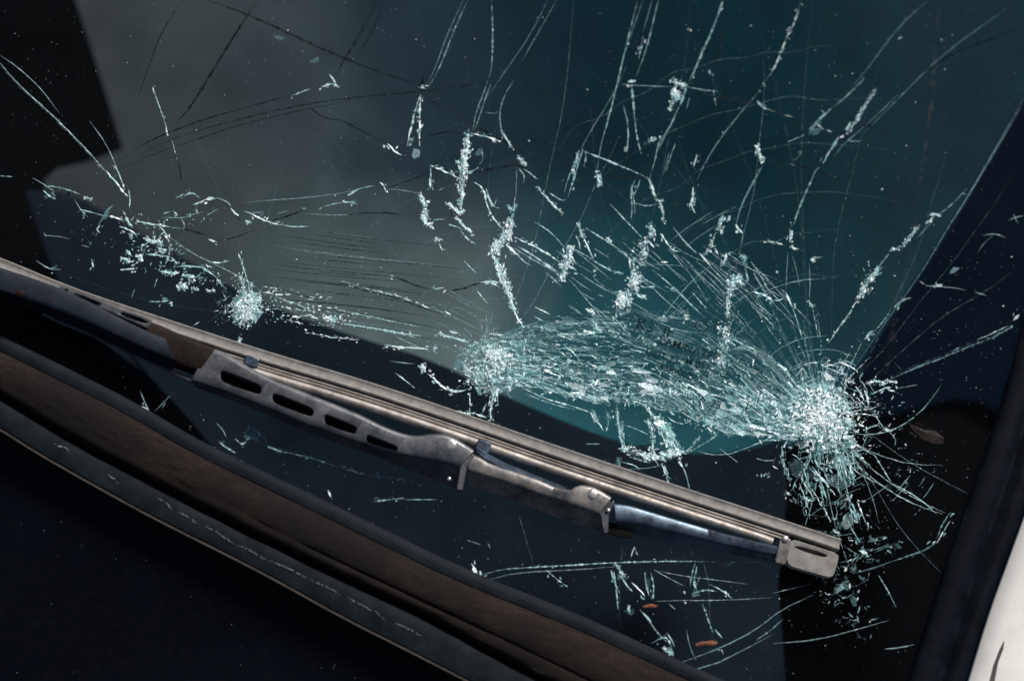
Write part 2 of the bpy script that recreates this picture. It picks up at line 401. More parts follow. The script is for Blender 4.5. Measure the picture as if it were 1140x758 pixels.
# panel added behind the glass, coloured as the reflected sky: grey left, teal right
def mat_reflection():
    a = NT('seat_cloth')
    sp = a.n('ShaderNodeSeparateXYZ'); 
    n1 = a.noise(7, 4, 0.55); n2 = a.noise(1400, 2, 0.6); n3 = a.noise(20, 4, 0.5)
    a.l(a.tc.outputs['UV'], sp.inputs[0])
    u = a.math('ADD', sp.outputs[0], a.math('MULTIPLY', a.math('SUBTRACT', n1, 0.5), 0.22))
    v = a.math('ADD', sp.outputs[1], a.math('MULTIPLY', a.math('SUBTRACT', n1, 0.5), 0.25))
    # u along the photograph's width, v along its height (0 low, 1 high) on the panel
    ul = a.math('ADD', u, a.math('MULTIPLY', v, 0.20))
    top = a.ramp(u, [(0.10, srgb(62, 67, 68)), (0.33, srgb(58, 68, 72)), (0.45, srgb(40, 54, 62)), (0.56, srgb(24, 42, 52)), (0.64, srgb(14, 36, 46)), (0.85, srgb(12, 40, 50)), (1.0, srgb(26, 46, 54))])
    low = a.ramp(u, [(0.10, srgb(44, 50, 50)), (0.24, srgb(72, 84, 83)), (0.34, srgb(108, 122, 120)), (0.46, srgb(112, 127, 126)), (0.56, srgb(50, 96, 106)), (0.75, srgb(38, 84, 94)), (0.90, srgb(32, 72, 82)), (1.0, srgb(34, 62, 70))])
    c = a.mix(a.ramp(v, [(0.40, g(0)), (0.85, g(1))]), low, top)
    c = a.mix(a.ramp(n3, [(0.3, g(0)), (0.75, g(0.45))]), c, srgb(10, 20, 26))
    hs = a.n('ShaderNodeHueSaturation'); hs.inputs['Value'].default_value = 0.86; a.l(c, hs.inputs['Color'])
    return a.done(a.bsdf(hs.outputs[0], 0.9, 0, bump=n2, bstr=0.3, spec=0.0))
M['seat'] = mat_reflection()
def sheet(name, outline, z, th, mat, parent, uv=False, crown=0.0):
    """solid padded panel; z may be a function of the pixel"""
    zf = z if callable(z) else (lambda x, y: z)
    top = [P(x, y, zf(x, y)) for x, y in outline]; n = len(top); mb = MB()
    bot = [Vector((p.x, p.y, p.z - th)) for p in top]
    mb.add(top + bot, [list(range(n)), [n + i for i in range(n)][::-1]] + [[i, n + i, n + (i + 1) % n, (i + 1) % n] for i in range(n)])
    o = mb.build(name, M[mat], parent); fixn(o, 30); 
    if uv:
        ul = o.data.uv_layers.new(name='UVMap')
        A, B, D = P(0, 758, -0.1), P(1140, 758, -0.1), P(0, 0, -0.1); b = base_of(parent)
        ex, ey = (B - A), (D - A); det = ex.x * ey.y - ex.y * ey.x
        for l in o.data.loops:
            q = o.data.vertices[l.vertex_index].co + b - A
            ul.data[l.index].uv = ((q.x * ey.y - q.y * ey.x) / det, (ex.x * q.y - ex.y * q.x) / det)
    return o
reflection_px = [(62, 330), (48, 262), (50, 200), (64, 188), (100, 180), (137, 166), (122, 118), (104, 60), (84, 0), (60, -80), (1260, -80), (1260, -60), (1140, 112), (1076, 222), (1036, 287), (1003, 335), (960, 400), (930, 440), (915, 480), (868, 500), (600, 540), (300, 420), (140, 350)]
sheet('seat', reflection_px, -0.20, 0.05, 'seat', car, uv=True)['label'] = 'grey to teal cloth seat seen through the cracked glass'  # added panel, coloured as the reflected sky; not a seat
navy_reflection_px = smooth([(28, 212), (62, 213), (100, 225), (160, 262), (210, 290), (262, 322), (330, 352), (400, 376), (480, 400), (560, 440), (640, 474), (690, 492), (740, 503), (800, 506), (850, 496), (872, 486)], 1)  # added panel, outlined along the navy part of the reflection
navy_reflection_px = [(p.x, p.y) for p in navy_reflection_px] + [(876, 540), (872, 600), (866, 650), (872, 720), (880, 835), (640, 735), (500, 680), (380, 620), (290, 570), (262, 528), (214, 470), (168, 420), (100, 370), (72, 330), (48, 270)]
sheet('dashboard', navy_reflection_px, lambda x, y: -0.11 - 0.06 * max(0, min(1, (260 - x) / 200)), 0.05, 'dash', car)['label'] = 'navy dashboard top under the lower half of the glass'  # added panel, shaped to the dark reflection; not a dashboard
dark_reflection_px = [(1300, -60), (1150, 60), (1040, 180), (1000, 260), (960, 320), (940, 380), (925, 430), (950, 455), (990, 462), (1020, 455), (1060, 444), (1090, 446), (1112, 460), (1160, 480), (1300, 480)]
M['dash_end'] = mat_simple('dark_navy_vinyl', (0.0010, 0.0030, 0.0065, 1), (0.0018, 0.0048, 0.0092, 1), 0.7, scale=9, bscale=600, spec=0.0)
sheet('dashboard_end', dark_reflection_px, -0.205, 0.04, 'dash_end', car)  # added darker panel for the dark reflection right of the teal

# ================================================================== WINDSCREEN
ws = thing('windscreen', 'shattered laminated car windscreen with three starburst impacts and long cracks', 'windscreen', P(570, 400, 0))
gx = [(-500, -500), (1700, -500), (1700, 1300), (-500, 1300)]
# glass body cut to the trim lines
gl_px = [(p.x, p.y) for p in resample(off(E1, 2, 2), 30)] + [(1000, 820), (1012, 762)] + [(p.x, p.y) for p in resample(off(S1, 3, 0), 20)][::-1][1:] + [(1230, -120), (-120, -120)]
gm = prism(gl_px, -0.005, 0.0); glass = gm.build('glass_pane', M['glass'], ws); fixn(glass, 30)
# ---- printed stamp on the inner face
def text(body, px, py, size_px, ang=17, z=-0.0053):
    cu_ = bpy.data.curves.new('stamp_text', 'FONT'); cu_.body = body; cu_.offset = 0.00004; cu_.size = size_px * 0.00046 * 1.4; cu_.extrude = 0.00002; cu_.resolution_u = 3
    o = bpy.data.objects.new('stamp_text', cu_); link(o, ws)
    cu_.materials.append(M['stamp'])
    z = 0.0003; a = P(px, py, z); b = P(px + math.cos(R(ang)) * 20, py + math.sin(R(ang)) * 20, z); d = b - a
    o.location = a - base_of(ws); o.rotation_euler = (0, 0, math.atan2(d.y, d.x))
    bpy.context.view_layer.update(); me = bpy.data.meshes.new_from_object(o.evaluated_get(bpy.context.evaluated_depsgraph_get()))
    q = link(bpy.data.objects.new('stamp_lettering', me), ws); q.location = o.location; q.rotation_euler = o.rotation_euler
    bpy.data.objects.remove(o, do_unlink=True); return q
text('K3  II', 707, 365, 13); text('T', 790, 368, 12); text('LAMINATED', 733, 382, 9.5); text('DOT 23', 718, 394, 8); text('M 037', 762, 405, 8)
text('43R-002', 733, 411, 8); text('23', 790, 452, 9); text('1:', 828, 456, 8)
mb = MB(); c0 = P(781, 363, 0.0003); vs = []
for r_ in (0.0030, 0.0036):
    for i in range(28): vs.append(c0 + Vector((math.cos(i * 2 * math.pi / 28) * r_, math.sin(i * 2 * math.pi / 28) * r_ * 0.85, 0)))
mb.add(vs, [[i, (i + 1) % 28, 28 + (i + 1) % 28, 28 + i] for i in range(28)]); mb.build('stamp_ring', M['stamp'], ws)
text('=', 776, 365, 8)

# ---- crack builders (pixel polylines laid in the thickness of the glass)
MI = {'W': 0, 'T': 1, 'F': 2, 'D': 3}
CM = [M['W'], M['T'], M['F'], M['D'], M['L']]
PXM = 0.00046
def shard(mb, x, y, L, Wd, ang, mi, tilt=0.5, z=None, k=None):
    if 705 < x < 800 and 352 < y < 412 and random.random() < 0.55: return
    """one small irregular splinter"""
    k = k or random.choice((3, 4, 4, 5))
    c = Vector((x, y)); ca, sa = math.cos(ang), math.sin(ang); z0 = random.uniform(-0.004, -0.0002) if z is None else z
    gxx, gyy = random.gauss(0, tilt), random.gauss(0, tilt); vs = []
    a0 = random.random() * 6.28
    for i in range(k):
        t = a0 + 6.283 * (i + random.uniform(-0.3, 0.3)) / k; r = random.uniform(0.7, 1.15)
        u, v = math.cos(t) * L * r * 0.5, math.sin(t) * Wd * r * 0.5
        dx, dy = u * ca - v * sa, u * sa + v * ca
        zz = max(-0.0046, min(0.0009, z0 + (dx * gxx + dy * gyy) * PXM))
        vs.append(P(x + dx, y + dy, zz))
    mb.add(vs, [list(range(k))], mi)
def ribbon(mb, pts, wd, mi, jit=0.5, gap=0.12, taper=True, side=0.0, alt=None, step=2.6, lift=None):
    pts = [Vector(p) for p in pts]
    L = sum((b - a).length for a, b in zip(pts, pts[1:])); n = max(3, int(L / step))
    q = resample(smooth(pts, 1) if len(pts) > 2 else pts, n); seed = random.uniform(0, 500)
    z0 = random.uniform(-0.0035, -0.0008)
    prev = None
    for i, p in enumerate(q):
        d = (q[min(n - 1, i + 1)] - q[max(0, i - 1)]); d = d.normalized() if d.length else Vector((1, 0)); s = Vector((-d.y, d.x))
        t = i / (n - 1)
        ww = wd * (0.35 + 1.3 * abs(mnoise.noise((seed, i * 0.55, 0)))) * ((min(1, 3.2 * t + 0.2) * min(1, 3.2 * (1 - t) + 0.15)) if taper else 1)
        o_ = s * (jit * 1.6 * mnoise.noise((seed + 9, i * 0.23, 0)) + jit * 0.5 * random.gauss(0, 1))
        zt = z0 + 0.0012 * mnoise.noise((seed + 3, i * 0.4, 0))
        a, b = p + o_ + s * ww * 0.5, p + o_ - s * ww * 0.5
        A, B = P(a.x, a.y, min(0.0006, zt + 0.25 * ww * PXM)), P(b.x, b.y, zt - 0.25 * ww * PXM)
        if lift is not None: A, B = P(a.x, a.y, lift), P(b.x, b.y, lift)
        if prev and random.random() > gap:
            m_ = mi if (alt is None or random.random() > 0.35) else alt
            mb.add([prev[0], prev[1], B, A], [[0, 1, 2, 3]], m_)
        prev = (A, B)
        if side and random.random() < side:
            ss = random.choice((-1, 1)); c = p + s * ss * random.uniform(0.6, 1.6) * wd
            shard(mb, c.x, c.y, random.uniform(0.8, 2.0) * wd + 1, random.uniform(0.3, 1.0) * wd + 0.5, math.atan2(d.y, d.x) + random.gauss(0, 0.6), mi if random.random() < 0.6 else (alt if alt is not None else mi))
def crack(style, wd, pts, side=None, jit=None, gap=None):
    mb = MB(); lead = style[0]; mi = MI[lead]; wd *= {'W': 1.3, 'T': 1.15, 'F': 1.0, 'D': 1.7}[lead]
    alt = {'W': 1, 'T': 2, 'F': 2, 'D': 3}[lead]
    side = {'W': 0.30, 'T': 0.05, 'F': 0.0, 'D': 0.0}[lead] if side is None else side
    jit = {'W': 0.5, 'T': 0.2, 'F': 0.15, 'D': 0.15}[lead] if jit is None else jit
    gap = {'W': 0.06, 'T': 0.10, 'F': 0.04, 'D': 0.0}[lead] if gap is None else gap
    if 'd' in style: gap = 0.45; side = 0.3          # dotted
    if lead != 'D' and len(pts) > 1:                 # the crack itself: one unbroken hair line
        ribbon(mb, pts, max(0.75, min(1.5, wd * 0.4)) if lead != 'F' else max(0.7, wd * 0.5), 4, jit=0.15, gap=0.0, taper=True)
    if wd >= 3.5 and lead in 'WT':
        for k in range(int(wd * 0.9)):
            o_ = random.gauss(0, wd * 0.24); P0 = [(x + o_, y + random.gauss(0, wd * 0.12)) for x, y in pts]
            ribbon(mb, P0, wd * random.uniform(0.18, 0.5), random.choice((mi, mi, alt)), jit=0.9, gap=0.25, side=side * 0.5, alt=alt)
        q = resample(pts, max(4, int(len(pts) * wd)))
        for p in q:
            for _ in range(2): shard(mb, p.x + random.gauss(0, wd * 0.3), p.y + random.gauss(0, wd * 0.3), random.uniform(1, wd), random.uniform(0.8, wd * 0.5), random.random() * 3.14, random.choice((mi, mi, alt)))
    else:
        ribbon(mb, pts, wd, mi, jit, gap, side=side, alt=alt)
        if 'p' in style:
            o_ = random.choice((-1, 1)) * (wd + 1.6); ribbon(mb, [(x + o_, y + o_ * 0.3) for x, y in pts], wd * 0.6, alt, jit, gap + 0.15)
    return mb.build('crack', CM, ws)

CR = '''
D 1.1 203,0 180,35 165,75 152,115
D 2.2 287,0 262,38 235,82 212,120 191,142
D 1.4 420,0 400,40 380,72 372,88
D 1.0 428,3 412,42 396,62
Tp 1.2 0,70 12,85 30,103 55,125 78,148 97,167 115,188 130,205
W 2.2 118,190 131,205 143,220
F 1.2 0,62 20,75 45,98 66,126
F 1.2 100,135 118,160 127,180 136,202
T 1.3 121,186 128,184 135,200 139,212
T 1.2 170,97 175,112 184,137 187,150
W 1.4 170,97 171,104
W 1.8 185,142 187,152
D 1.5 190,156 200,185 202,204
T 0.8 191,156 198,180
D 1.4 130,180 160,160 187,148 230,132 280,118 330,105 345,98
D 1.3 150,175 190,155 250,137 320,120 380,110 460,103 545,92 620,94 700,97
D 1.0 130,190 170,172 220,155 270,138 330,124 392,112
W 1.5 324,107 345,99
W 1.8 356,98 368,92 378,98
T 1.6 366,82 372,90 376,98
D 1.5 340,113 350,125 365,133 381,134 410,150 434,162
W 2.6 432,160 440,170 447,173
D 2.4 230,0 285,20 380,65 470,97
D 2.0 470,108 520,132 560,160 625,182
T 1.2 521,0 505,35 490,75 477,97
F 1.2 516,0 498,38 484,78 474,96
T 1.0 547,0 549,40 547,80 543,88
F 1.2 610,0 590,40 562,80 540,112
F 1.0 620,0 600,35 580,70
W 2.2 465,97 474,99
D 3.0 472,86 470,92 468,97
W 2.2 467,108 460,132 453,163
W 2.0 468,106 467,140 467,163
T 1.6 461,152 456,164
W 2.0 480,184 490,189 500,193 512,199
T 1.2 479,183 480,200 482,212
W 1.6 479,198 480,210
T 1.0 488,212 496,209
T 1.1 543,90 538,105 530,125 526,147
T 1.1 547,92 541,108 533,132 528,146
T 1.0 572,90 562,105 556,125 557,140 560,150
F 1.2 540,125 550,127 556,124
W 2.8 558,146 565,156 570,166
W 1.8 527,149 545,153 558,158
W 1.4 558,158 561,145
W 6.0 521,150 520,165 517,180 515,195
W 4.5 515,193 514,210 512,235
T 3.0 507,178 512,188 521,194 533,186
F 2.0 536,164 538,178 533,184
W 4.0 497,226 504,232 513,238
D 3.5 500,230 504,238 507,242
W 3.2 505,240 515,250 526,261
T 1.5 498,250 508,252 516,256
D 2.2 520,193 550,188 575,183 588,190 600,199
T 1.0 580,186 590,193 599,200
W 3.0 577,175 581,180 585,184
F 1.2 575,186 575,205 574,222
T 1.4 577,187 584,195 583,204
T 2.6 540,215 545,222 549,231 553,222
T 2.0 541,210 548,230 556,232
W 1.8 528,203 538,210 542,228 548,242 560,256
T 4.0 566,228 570,236 575,228
T 2.6 573,220 572,240 565,248
W 3.0 598,208 612,225 627,238
T 1.5 612,215 626,224 630,222
W 3.4 645,168 643,176 637,195
T 2.0 649,166 640,195 632,220
T 2.5 652,168 652,178 650,186
T 1.0 640,180 632,200 628,215
T 1.4 648,168 680,180 710,193 720,198
W 2.6 676,179 688,184
T 1.5 710,0 695,60 688,90 678,130 668,165 665,190
F 1.2 716,0 702,40 692,70
F 1.4 697,75 680,110 655,150 640,180
T 1.1 733,0 726,30 718,60 708,86
Wd 2.0 716,40 714,52 711,66
F 1.0 726,0 716,36
W 3.8 665,192 667,200 668,208
W 2.6 699,91 707,91
T 3.0 703,94 705,112 706,128
T 1.6 706,128 709,152 714,172
T 1.0 694,118 700,140 698,170
W 4.5 749,92 755,92 763,96
W 6.0 750,100 754,108 751,112
W 3.6 749,112 746,124
T 3.0 764,98 757,118
T 1.8 756,118 748,138 740,150 733,158 729,180 724,196
F 2.6 756,120 742,148 730,172
F 1.2 690,94 720,96 748,97
T 1.0 765,97 780,100 799,102
T 1.8 806,0 797,24 782,60 765,95
T 1.2 803,8 790,40 776,70 770,92
W 2.0 804,2 800,14
D 1.6 806,30 799,65 791,95
W 2.6 790,78 791,84
T 1.6 794,100 797,118
F 1.2 768,108 764,122
W 3.4 722,158 730,154
T 1.6 752,160 746,175 741,192
F 1.0 745,170 738,195
W 1.6 776,172 772,186
T 2.0 707,200 702,212 704,232 702,246
T 1.6 713,200 706,218
T 1.4 702,205 706,222 707,240
W 3.0 722,199 726,210 729,220
W 3.0 735,224 738,236 739,248
T 3.6 730,222 738,224
T 1.2 706,226 722,230 735,226
D 1.4 742,228 765,230
D 1.6 672,198 700,198 720,196
Wd 1.4 892,0 885,25 872,50 862,78 844,100
T 1.2 844,103 825,125 805,150 787,177 775,202
W 2.6 772,209 771,222 767,232
T 3.2 772,214 769,228 773,236
T 2.6 843,112 847,118 853,122
F 1.6 853,121 870,127 884,131
D 1.6 770,103 800,108 842,118
D 1.2 795,102 845,116 900,140 960,158
T 3.0 925,121 912,133 899,146
T 2.0 929,118 918,128 903,144 900,152
F 4.0 914,130 906,142 902,150
T 1.6 962,88 946,104 930,118
W 2.4 910,138 914,142 918,146
T 1.6 918,144 926,147
T 1.2 877,158 888,154 896,150
F 1.6 888,170 894,168 884,180 882,176
W 2.2 881,183 886,185
W 2.8 975,100 964,115 954,132 943,149
T 2.4 969,108 958,128 946,146
W 2.2 934,151 928,162 921,173 916,182
T 1.3 962,141 948,153 937,163 929,174
F 1.2 1000,105 980,125 962,141
T 2.2 908,190 902,204 896,217 888,235 883,252
T 1.4 912,186 904,196
T 1.0 945,157 960,158
D 1.5 855,178 885,183 910,190 935,200
D 1.6 930,127 960,137 1000,155
W 4.2 843,162 844,170 850,180
F 2.8 850,183 835,210 824,232 818,256
T 1.2 847,186 833,212 822,236
F 1.6 1034,0 1000,30 962,82 945,100
W 1.8 1003,41 1000,44
D 1.4 1140,30 1100,45 1060,60 1020,85
F 1.4 1120,10 1050,60 1000,110 960,150
W 4.5 805,241 802,250 799,256
W 2.4 798,258 794,264
W 3.8 794,268 792,274
W 1.4 795,276 800,283
T 2.0 818,250 824,256 827,260
W 2.6 820,250 823,257
F 1.2 827,260 826,272
W 2.6 809,282 808,288 805,296
F 1.2 809,281 816,281 820,284
T 4.4 824,284 829,286 829,294
T 2.2 829,295 831,304 833,312 828,318
W 5.0 823,307 818,311 827,317
W 5.5 821,307 814,319 809,326
W 4.0 810,330 812,341 809,352
T 1.2 836,291 848,309 858,327
T 1.2 839,304 847,318 853,326
W 2.2 838,325 850,328 862,337
W 1.2 861,334 868,334 872,333
W 3.6 880,257 880,270
W 3.0 880,274 886,278
F 1.4 877,280 876,300 875,324
F 1.0 882,284 888,305 890,320
W 2.6 875,326 878,332 882,342
T 1.5 882,342 888,358 893,378
W 3.2 903,290 907,288
T 1.0 907,287 916,286
F 1.2 901,294 902,315 901,334
W 3.0 900,335 902,340 906,340
T 1.2 905,344 908,360 911,378
Wd 1.6 852,268 865,270 874,273
T 1.2 836,340 848,350 862,363
F 1.0 780,282 820,320 850,350
T 1.6 1046,238 1060,228 1076,210
T 3.0 1035,240 1040,238 1048,241
W 1.6 1040,240 1030,250
W 3.4 1022,252 1012,264 1003,276
F 2.0 1038,246 1020,266
W 3.0 994,276 1000,278
T 3.0 990,282 982,292 976,300
W 4.4 980,297 970,310 964,316
W 4.5 962,318 958,326 955,332
T 2.0 967,308 978,306 982,303
W 1.8 955,333 945,350 935,363 922,382
W 2.4 1014,332 1004,334 995,342
T 1.6 990,348 980,362 972,370
W 2.6 972,368 962,378
T 1.6 960,380 950,400 942,416
W 2.8 940,408 936,416
F 1.4 1140,109 1110,162 1076,221 1058,249 1036,287 1017,316 1003,335 978,370 945,418
F 2.0 1136,120 1098,185 1062,245
T 3.2 1127,364 1115,370 1104,376
Tp 2.0 1105,376 1080,385 1050,398 1010,413 988,424
W 1.6 1122,363 1098,374 1088,378
T 1.6 1070,386 1058,392
F 1.4 1004,412 996,404
W 2.4 1135,350 1128,357
T 3.0 1068,298 1062,301 1057,305
W 3.0 1040,318 1048,318
T 1.4 1024,313 1030,317
F 1.0 1030,318 1060,320 1075,323
F 1.4 1085,325 1098,329
F 1.2 1106,262 1096,270 1088,282
F 1.2 1094,262 1108,260 1120,265
F 1.6 1122,246 1128,243 1140,240
F 1.4 1128,238 1134,250
W 3.4 965,427 975,424 985,428
W 2.8 986,424 998,426
T 2.0 968,440 980,434 990,430
W 2.4 988,434 996,436
W 2.0 980,438 984,434
F 1.2 1000,432 1022,428
W 2.0 962,434 967,442 968,448
T 1.8 971,456 977,466 982,474
W 3.4 985,476 990,480
T 2.0 990,480 998,490 996,496
T 2.2 973,505 985,525 993,538
T 1.6 993,538 1013,548 1030,560 1043,572
W 1.8 1058,580 1050,592 1043,605
Td 2.6 1058,570 1048,585 1043,600
T 3.0 1043,603 1030,612 1013,618 995,624
F 2.6 995,624 973,632 950,638
T 1.2 905,500 912,525 917,545
T 1.2 978,640 990,660 998,676
F 2.0 985,722 1005,720 1018,717
T 1.5 968,690 978,688
F 1.4 860,660 880,655 905,650
F 2.4 755,738 800,722 840,702 870,678 905,662
T 1.3 842,712 860,700 872,688
F 2.0 700,744 740,750 790,742 830,722 860,706
F 1.6 860,716 910,712 955,700 990,690
T 1.6 535,640 560,633 600,631 680,626 760,624 815,626
F 1.4 540,646 575,637 640,634 690,630
W 2.0 812,626 820,625
F 1.4 820,626 850,625
T 2.4 680,634 684,648 690,660
W 3.0 687,628 692,636 696,642
T 2.4 683,635 686,652 688,678
T 2.6 691,640 698,652 704,658
W 2.0 703,648 712,656 718,664
T 2.8 718,636 719,650 723,664
T 1.6 724,636 728,650 727,668
T 2.8 698,672 702,684
W 2.0 698,676 700,682
T 3.0 712,678 720,686 726,694
T 2.0 722,690 732,704 742,714
W 3.2 738,720 744,726 750,728
T 2.6 732,712 742,708 748,720
T 1.4 742,704 748,712 751,720
F 2.0 725,716 735,710 742,706
T 1.8 706,608 710,618
W 1.8 707,608 702,622
F 1.2 762,607 760,622
T 2.2 767,607 772,622
T 1.8 774,626 770,640 768,654
T 3.0 776,630 772,648 776,658
T 1.4 780,640 772,658
T 2.2 772,660 786,656 798,658
F 1.8 770,664 780,662
F 1.3 728,634 748,645 762,652
F 1.0 728,634 760,641 795,645 832,650
T 1.4 790,650 804,657 815,666
W 1.6 806,657 810,661
T 1.6 782,672 788,688 794,704
T 1.4 796,700 804,710
W 2.0 803,722 805,728
F 1.2 764,700 768,720 775,735
F 1.2 730,669 760,668 800,668 860,665
T 2.0 745,672 752,678
W 2.6 525,627 529,636 533,643
Td 2.0 608,634 618,643 632,653
F 1.2 520,601 535,606
T 1.4 543,604 546,610
W 1.6 380,521 392,524 406,528
T 1.8 406,528 430,531 456,534
W 2.0 444,533 452,536
Td 2.0 414,558 435,556 450,554
F 2.0 450,556 468,556 488,556
F 1.6 404,508 416,512
Td 2.0 395,592 400,582
F 1.2 548,566 565,560 582,558 600,562
T 2.2 244,492 252,498 262,504
W 2.0 272,486 276,478 278,472
T 1.6 262,488 270,496 277,486 292,492
W 1.2 279,477 292,484 297,492
T 2.6 297,496 312,502 322,504
T 1.6 322,504 345,509 378,520
Td 2.0 300,500 320,500 342,508
T 1.6 240,470 248,478 252,486
F 2.0 155,432 160,445 166,458
F 1.4 172,458 182,448 192,438
T 2.0 180,455 184,448
W 1.6 158,452 166,456
W 1.4 365,545 370,556
T 1.6 368,560 374,566
T 1.4 0,196 14,197
F 1.6 36,198 50,206 62,214
T 2.4 50,208 58,207 65,209
T 3.0 48,212 54,218 62,222
T 1.4 64,208 78,212 90,217
D 3.0 78,213 74,220
W 3.0 94,221 98,220 101,222
F 1.4 83,222 90,234 98,242
T 1.4 88,233 105,237 118,241
W 1.8 116,240 128,242 138,246
F 3.6 126,228 118,236 110,250
W 2.2 107,256 111,250
T 2.4 136,233 140,240
W 2.4 140,241 143,248 147,252
W 2.4 133,252 142,254 152,262
T 2.2 143,210 145,222 144,232
T 1.4 151,247 165,249 180,253
W 1.6 152,246 172,250 190,253
T 1.6 190,253 206,255
T 1.6 175,250 184,258 188,270
W 3.6 162,265 168,270 176,268
W 3.4 176,266 180,274
W 3.4 176,276 186,279
W 2.6 183,262 188,268
W 5.0 155,283 157,290
T 2.0 158,274 157,280
W 2.2 162,283 176,284 188,286
T 2.4 188,272 189,284 184,294
T 2.0 190,286 198,294
T 2.4 192,297 210,296 226,298
F 1.4 186,262 210,280 245,297 275,312 298,330
W 3.8 135,288 140,289 146,292
W 2.4 146,296 150,294
T 2.6 140,278 148,286
Td 2.0 48,258 52,264
F 1.2 50,262 64,263 78,266
Td 2.2 90,273 100,275
T 2.4 102,288 104,298
F 2.4 40,290 55,300 68,300
W 1.8 134,300 150,299
F 2.0 55,300 64,296
W 4.0 181,302 190,305 196,303
W 4.0 203,307 210,306 216,310
W 5.4 200,318 206,320
W 3.0 213,321 221,323
W 3.4 229,323 238,324
T 2.0 175,310 172,320
T 2.8 222,296 232,302 240,308
T 2.2 238,306 246,316 252,322
W 1.4 235,291 245,293 256,290
T 3.0 248,326 252,334
Td 2.6 165,336 176,336 190,334
W 2.6 188,338 192,336
F 2.2 150,322 146,332
W 1.4 215,362 222,358
D 2.0 232,360 240,352 248,348
W 2.0 215,228 222,225 228,223
W 2.6 226,223 234,221 240,221
F 2.4 240,220 252,224 258,230
W 2.4 257,232 262,238 266,240
T 2.4 205,218 214,214 222,220
T 2.2 195,221 205,216
T 2.0 218,230 220,238
F 2.0 180,242 205,243 215,238 228,236
T 1.6 230,240 240,234 245,232
T 2.4 181,238 190,236
T 2.0 192,234 198,240
T 1.6 201,242 206,250 204,256
D 1.8 262,238 268,246
W 3.4 274,247 279,247
W 1.8 272,235 282,239 296,246
W 2.0 290,243 302,248 314,251
T 1.8 312,250 328,253 344,252
F 1.2 280,237 296,236
F 1.4 270,226 300,223 345,220 400,212
F 1.4 308,238 322,234
D 1.6 300,246 320,241 338,234
T 1.6 336,232 341,232
T 1.6 353,234 366,228 385,225 400,224
F 1.4 340,238 380,240 400,238
W 2.2 232,266 238,268 242,270
F 1.6 248,268 252,266
D 1.4 230,262 205,255 190,252
D 1.4 242,268 262,265 285,255
T 2.0 386,218 395,212 404,209 416,207
W 1.8 387,218 398,211
W 2.4 423,203 427,207
W 1.4 427,207 430,214
F 1.2 428,210 450,212 470,216
D 1.2 430,210 465,198 480,190
D 1.2 475,152 500,146 520,150
W 1.4 382,225 398,227
D 1.2 380,240 420,236 455,240
W 4.8 468,217 472,224 474,230
W 5.4 474,234 472,242 476,250
W 3.0 476,250 482,254
T 1.2 482,245 497,244
W 3.2 485,266 489,268
W 1.6 489,271 493,279
T 2.0 512,256 520,266 530,272
Wd 1.2 380,313 410,322 440,328 465,338 500,350
D 1.2 380,316 410,325 440,331 465,341 498,352
W 1.8 495,346 502,350
D 1.6 433,307 450,312 465,319 485,323
W 1.6 434,307 440,309
W 2.6 483,322 488,321 494,320
D 1.6 495,324 515,322 530,316 545,314
W 2.6 542,314 550,313 557,317
T 1.2 516,290 524,298 530,304
T 1.6 530,322 536,330 543,338
W 2.0 265,282 268,290
T 1.8 266,284 272,300 277,318 279,334
T 2.0 300,333 304,328
D 1.0 300,318 340,330 360,335
T 1.6 306,330 330,338 352,348
W 2.8 380,360 400,363 425,367 448,371 468,374
T 3.0 382,361 420,366 465,376
T 1.8 376,345 400,350 430,356 467,364
W 3.2 487,371 500,375 516,379
T 2.0 500,374 524,382
W 2.2 500,368 510,371
Wd 1.6 340,370 380,377 400,378
W 2.2 428,384 440,386 455,387 478,389
W 3.0 485,384 484,392
F 1.2 440,374 460,384 480,392
F 1.4 434,402 450,404 462,405
W 4.0 467,408 472,406 471,414
T 1.6 440,415 452,424 462,432
W 2.6 476,416 486,424 494,432 508,436 522,433
W 7.0 567,256 560,265 553,273 549,280
W 5.6 549,282 553,292 557,303 563,316
W 5.6 563,316 568,330 573,346
W 3.4 573,346 577,356 584,365
W 2.6 535,315 548,314 556,320
W 3.8 562,250 568,244 572,252
W 2.0 573,264 585,270 597,275 612,284 624,293
W 2.4 562,272 570,278 578,286
T 1.6 578,286 584,292 592,296
T 3.0 576,274 590,282 603,291 624,305
T 1.6 572,276 598,292 614,300 624,308
T 1.2 595,247 613,258 629,276
W 5.6 635,274 634,284 632,292
W 6.0 630,292 626,302 624,312
W 2.4 632,296 642,301
T 1.4 606,302 618,312 626,320
W 3.4 644,248 647,258 650,265
W 2.0 650,265 655,276 661,288
T 2.0 641,262 645,270 646,278
T 1.6 652,254 675,268 690,278
T 3.2 688,278 698,284 706,294
T 1.2 679,227 698,247 717,267
T 2.2 660,290 674,298 685,304
T 1.4 637,276 655,286 664,292
W 3.0 676,265 680,269
T 3.4 684,303 694,304
W 2.4 700,286 702,300
W 4.0 723,251 728,258 724,264
W 5.0 720,266 716,274 717,286
W 2.6 722,268 728,276
T 3.4 704,288 712,292 718,296
W 7.4 704,308 708,314 706,320
W 7.4 690,328 694,334 688,340
W 4.0 700,322 702,332 700,342
W 2.6 686,342 686,354
W 2.0 735,260 742,270 746,276
W 1.2 746,276 752,280 756,280
T 1.2 749,253 765,272 775,282
W 2.4 779,282 786,290 791,296
T 1.6 790,296 802,308 815,320
W 3.2 790,279 785,282
W 1.6 712,330 720,329
W 3.0 708,326 714,331 720,331
T 2.4 715,320 730,319
W 2.0 735,292 744,292
F 1.0 722,294 760,296
Td 2.0 745,324 756,323
T 1.4 770,325 778,334 788,345
T 1.3 726,300 748,318 765,335 783,352
F 1.2 724,318 745,338 760,350
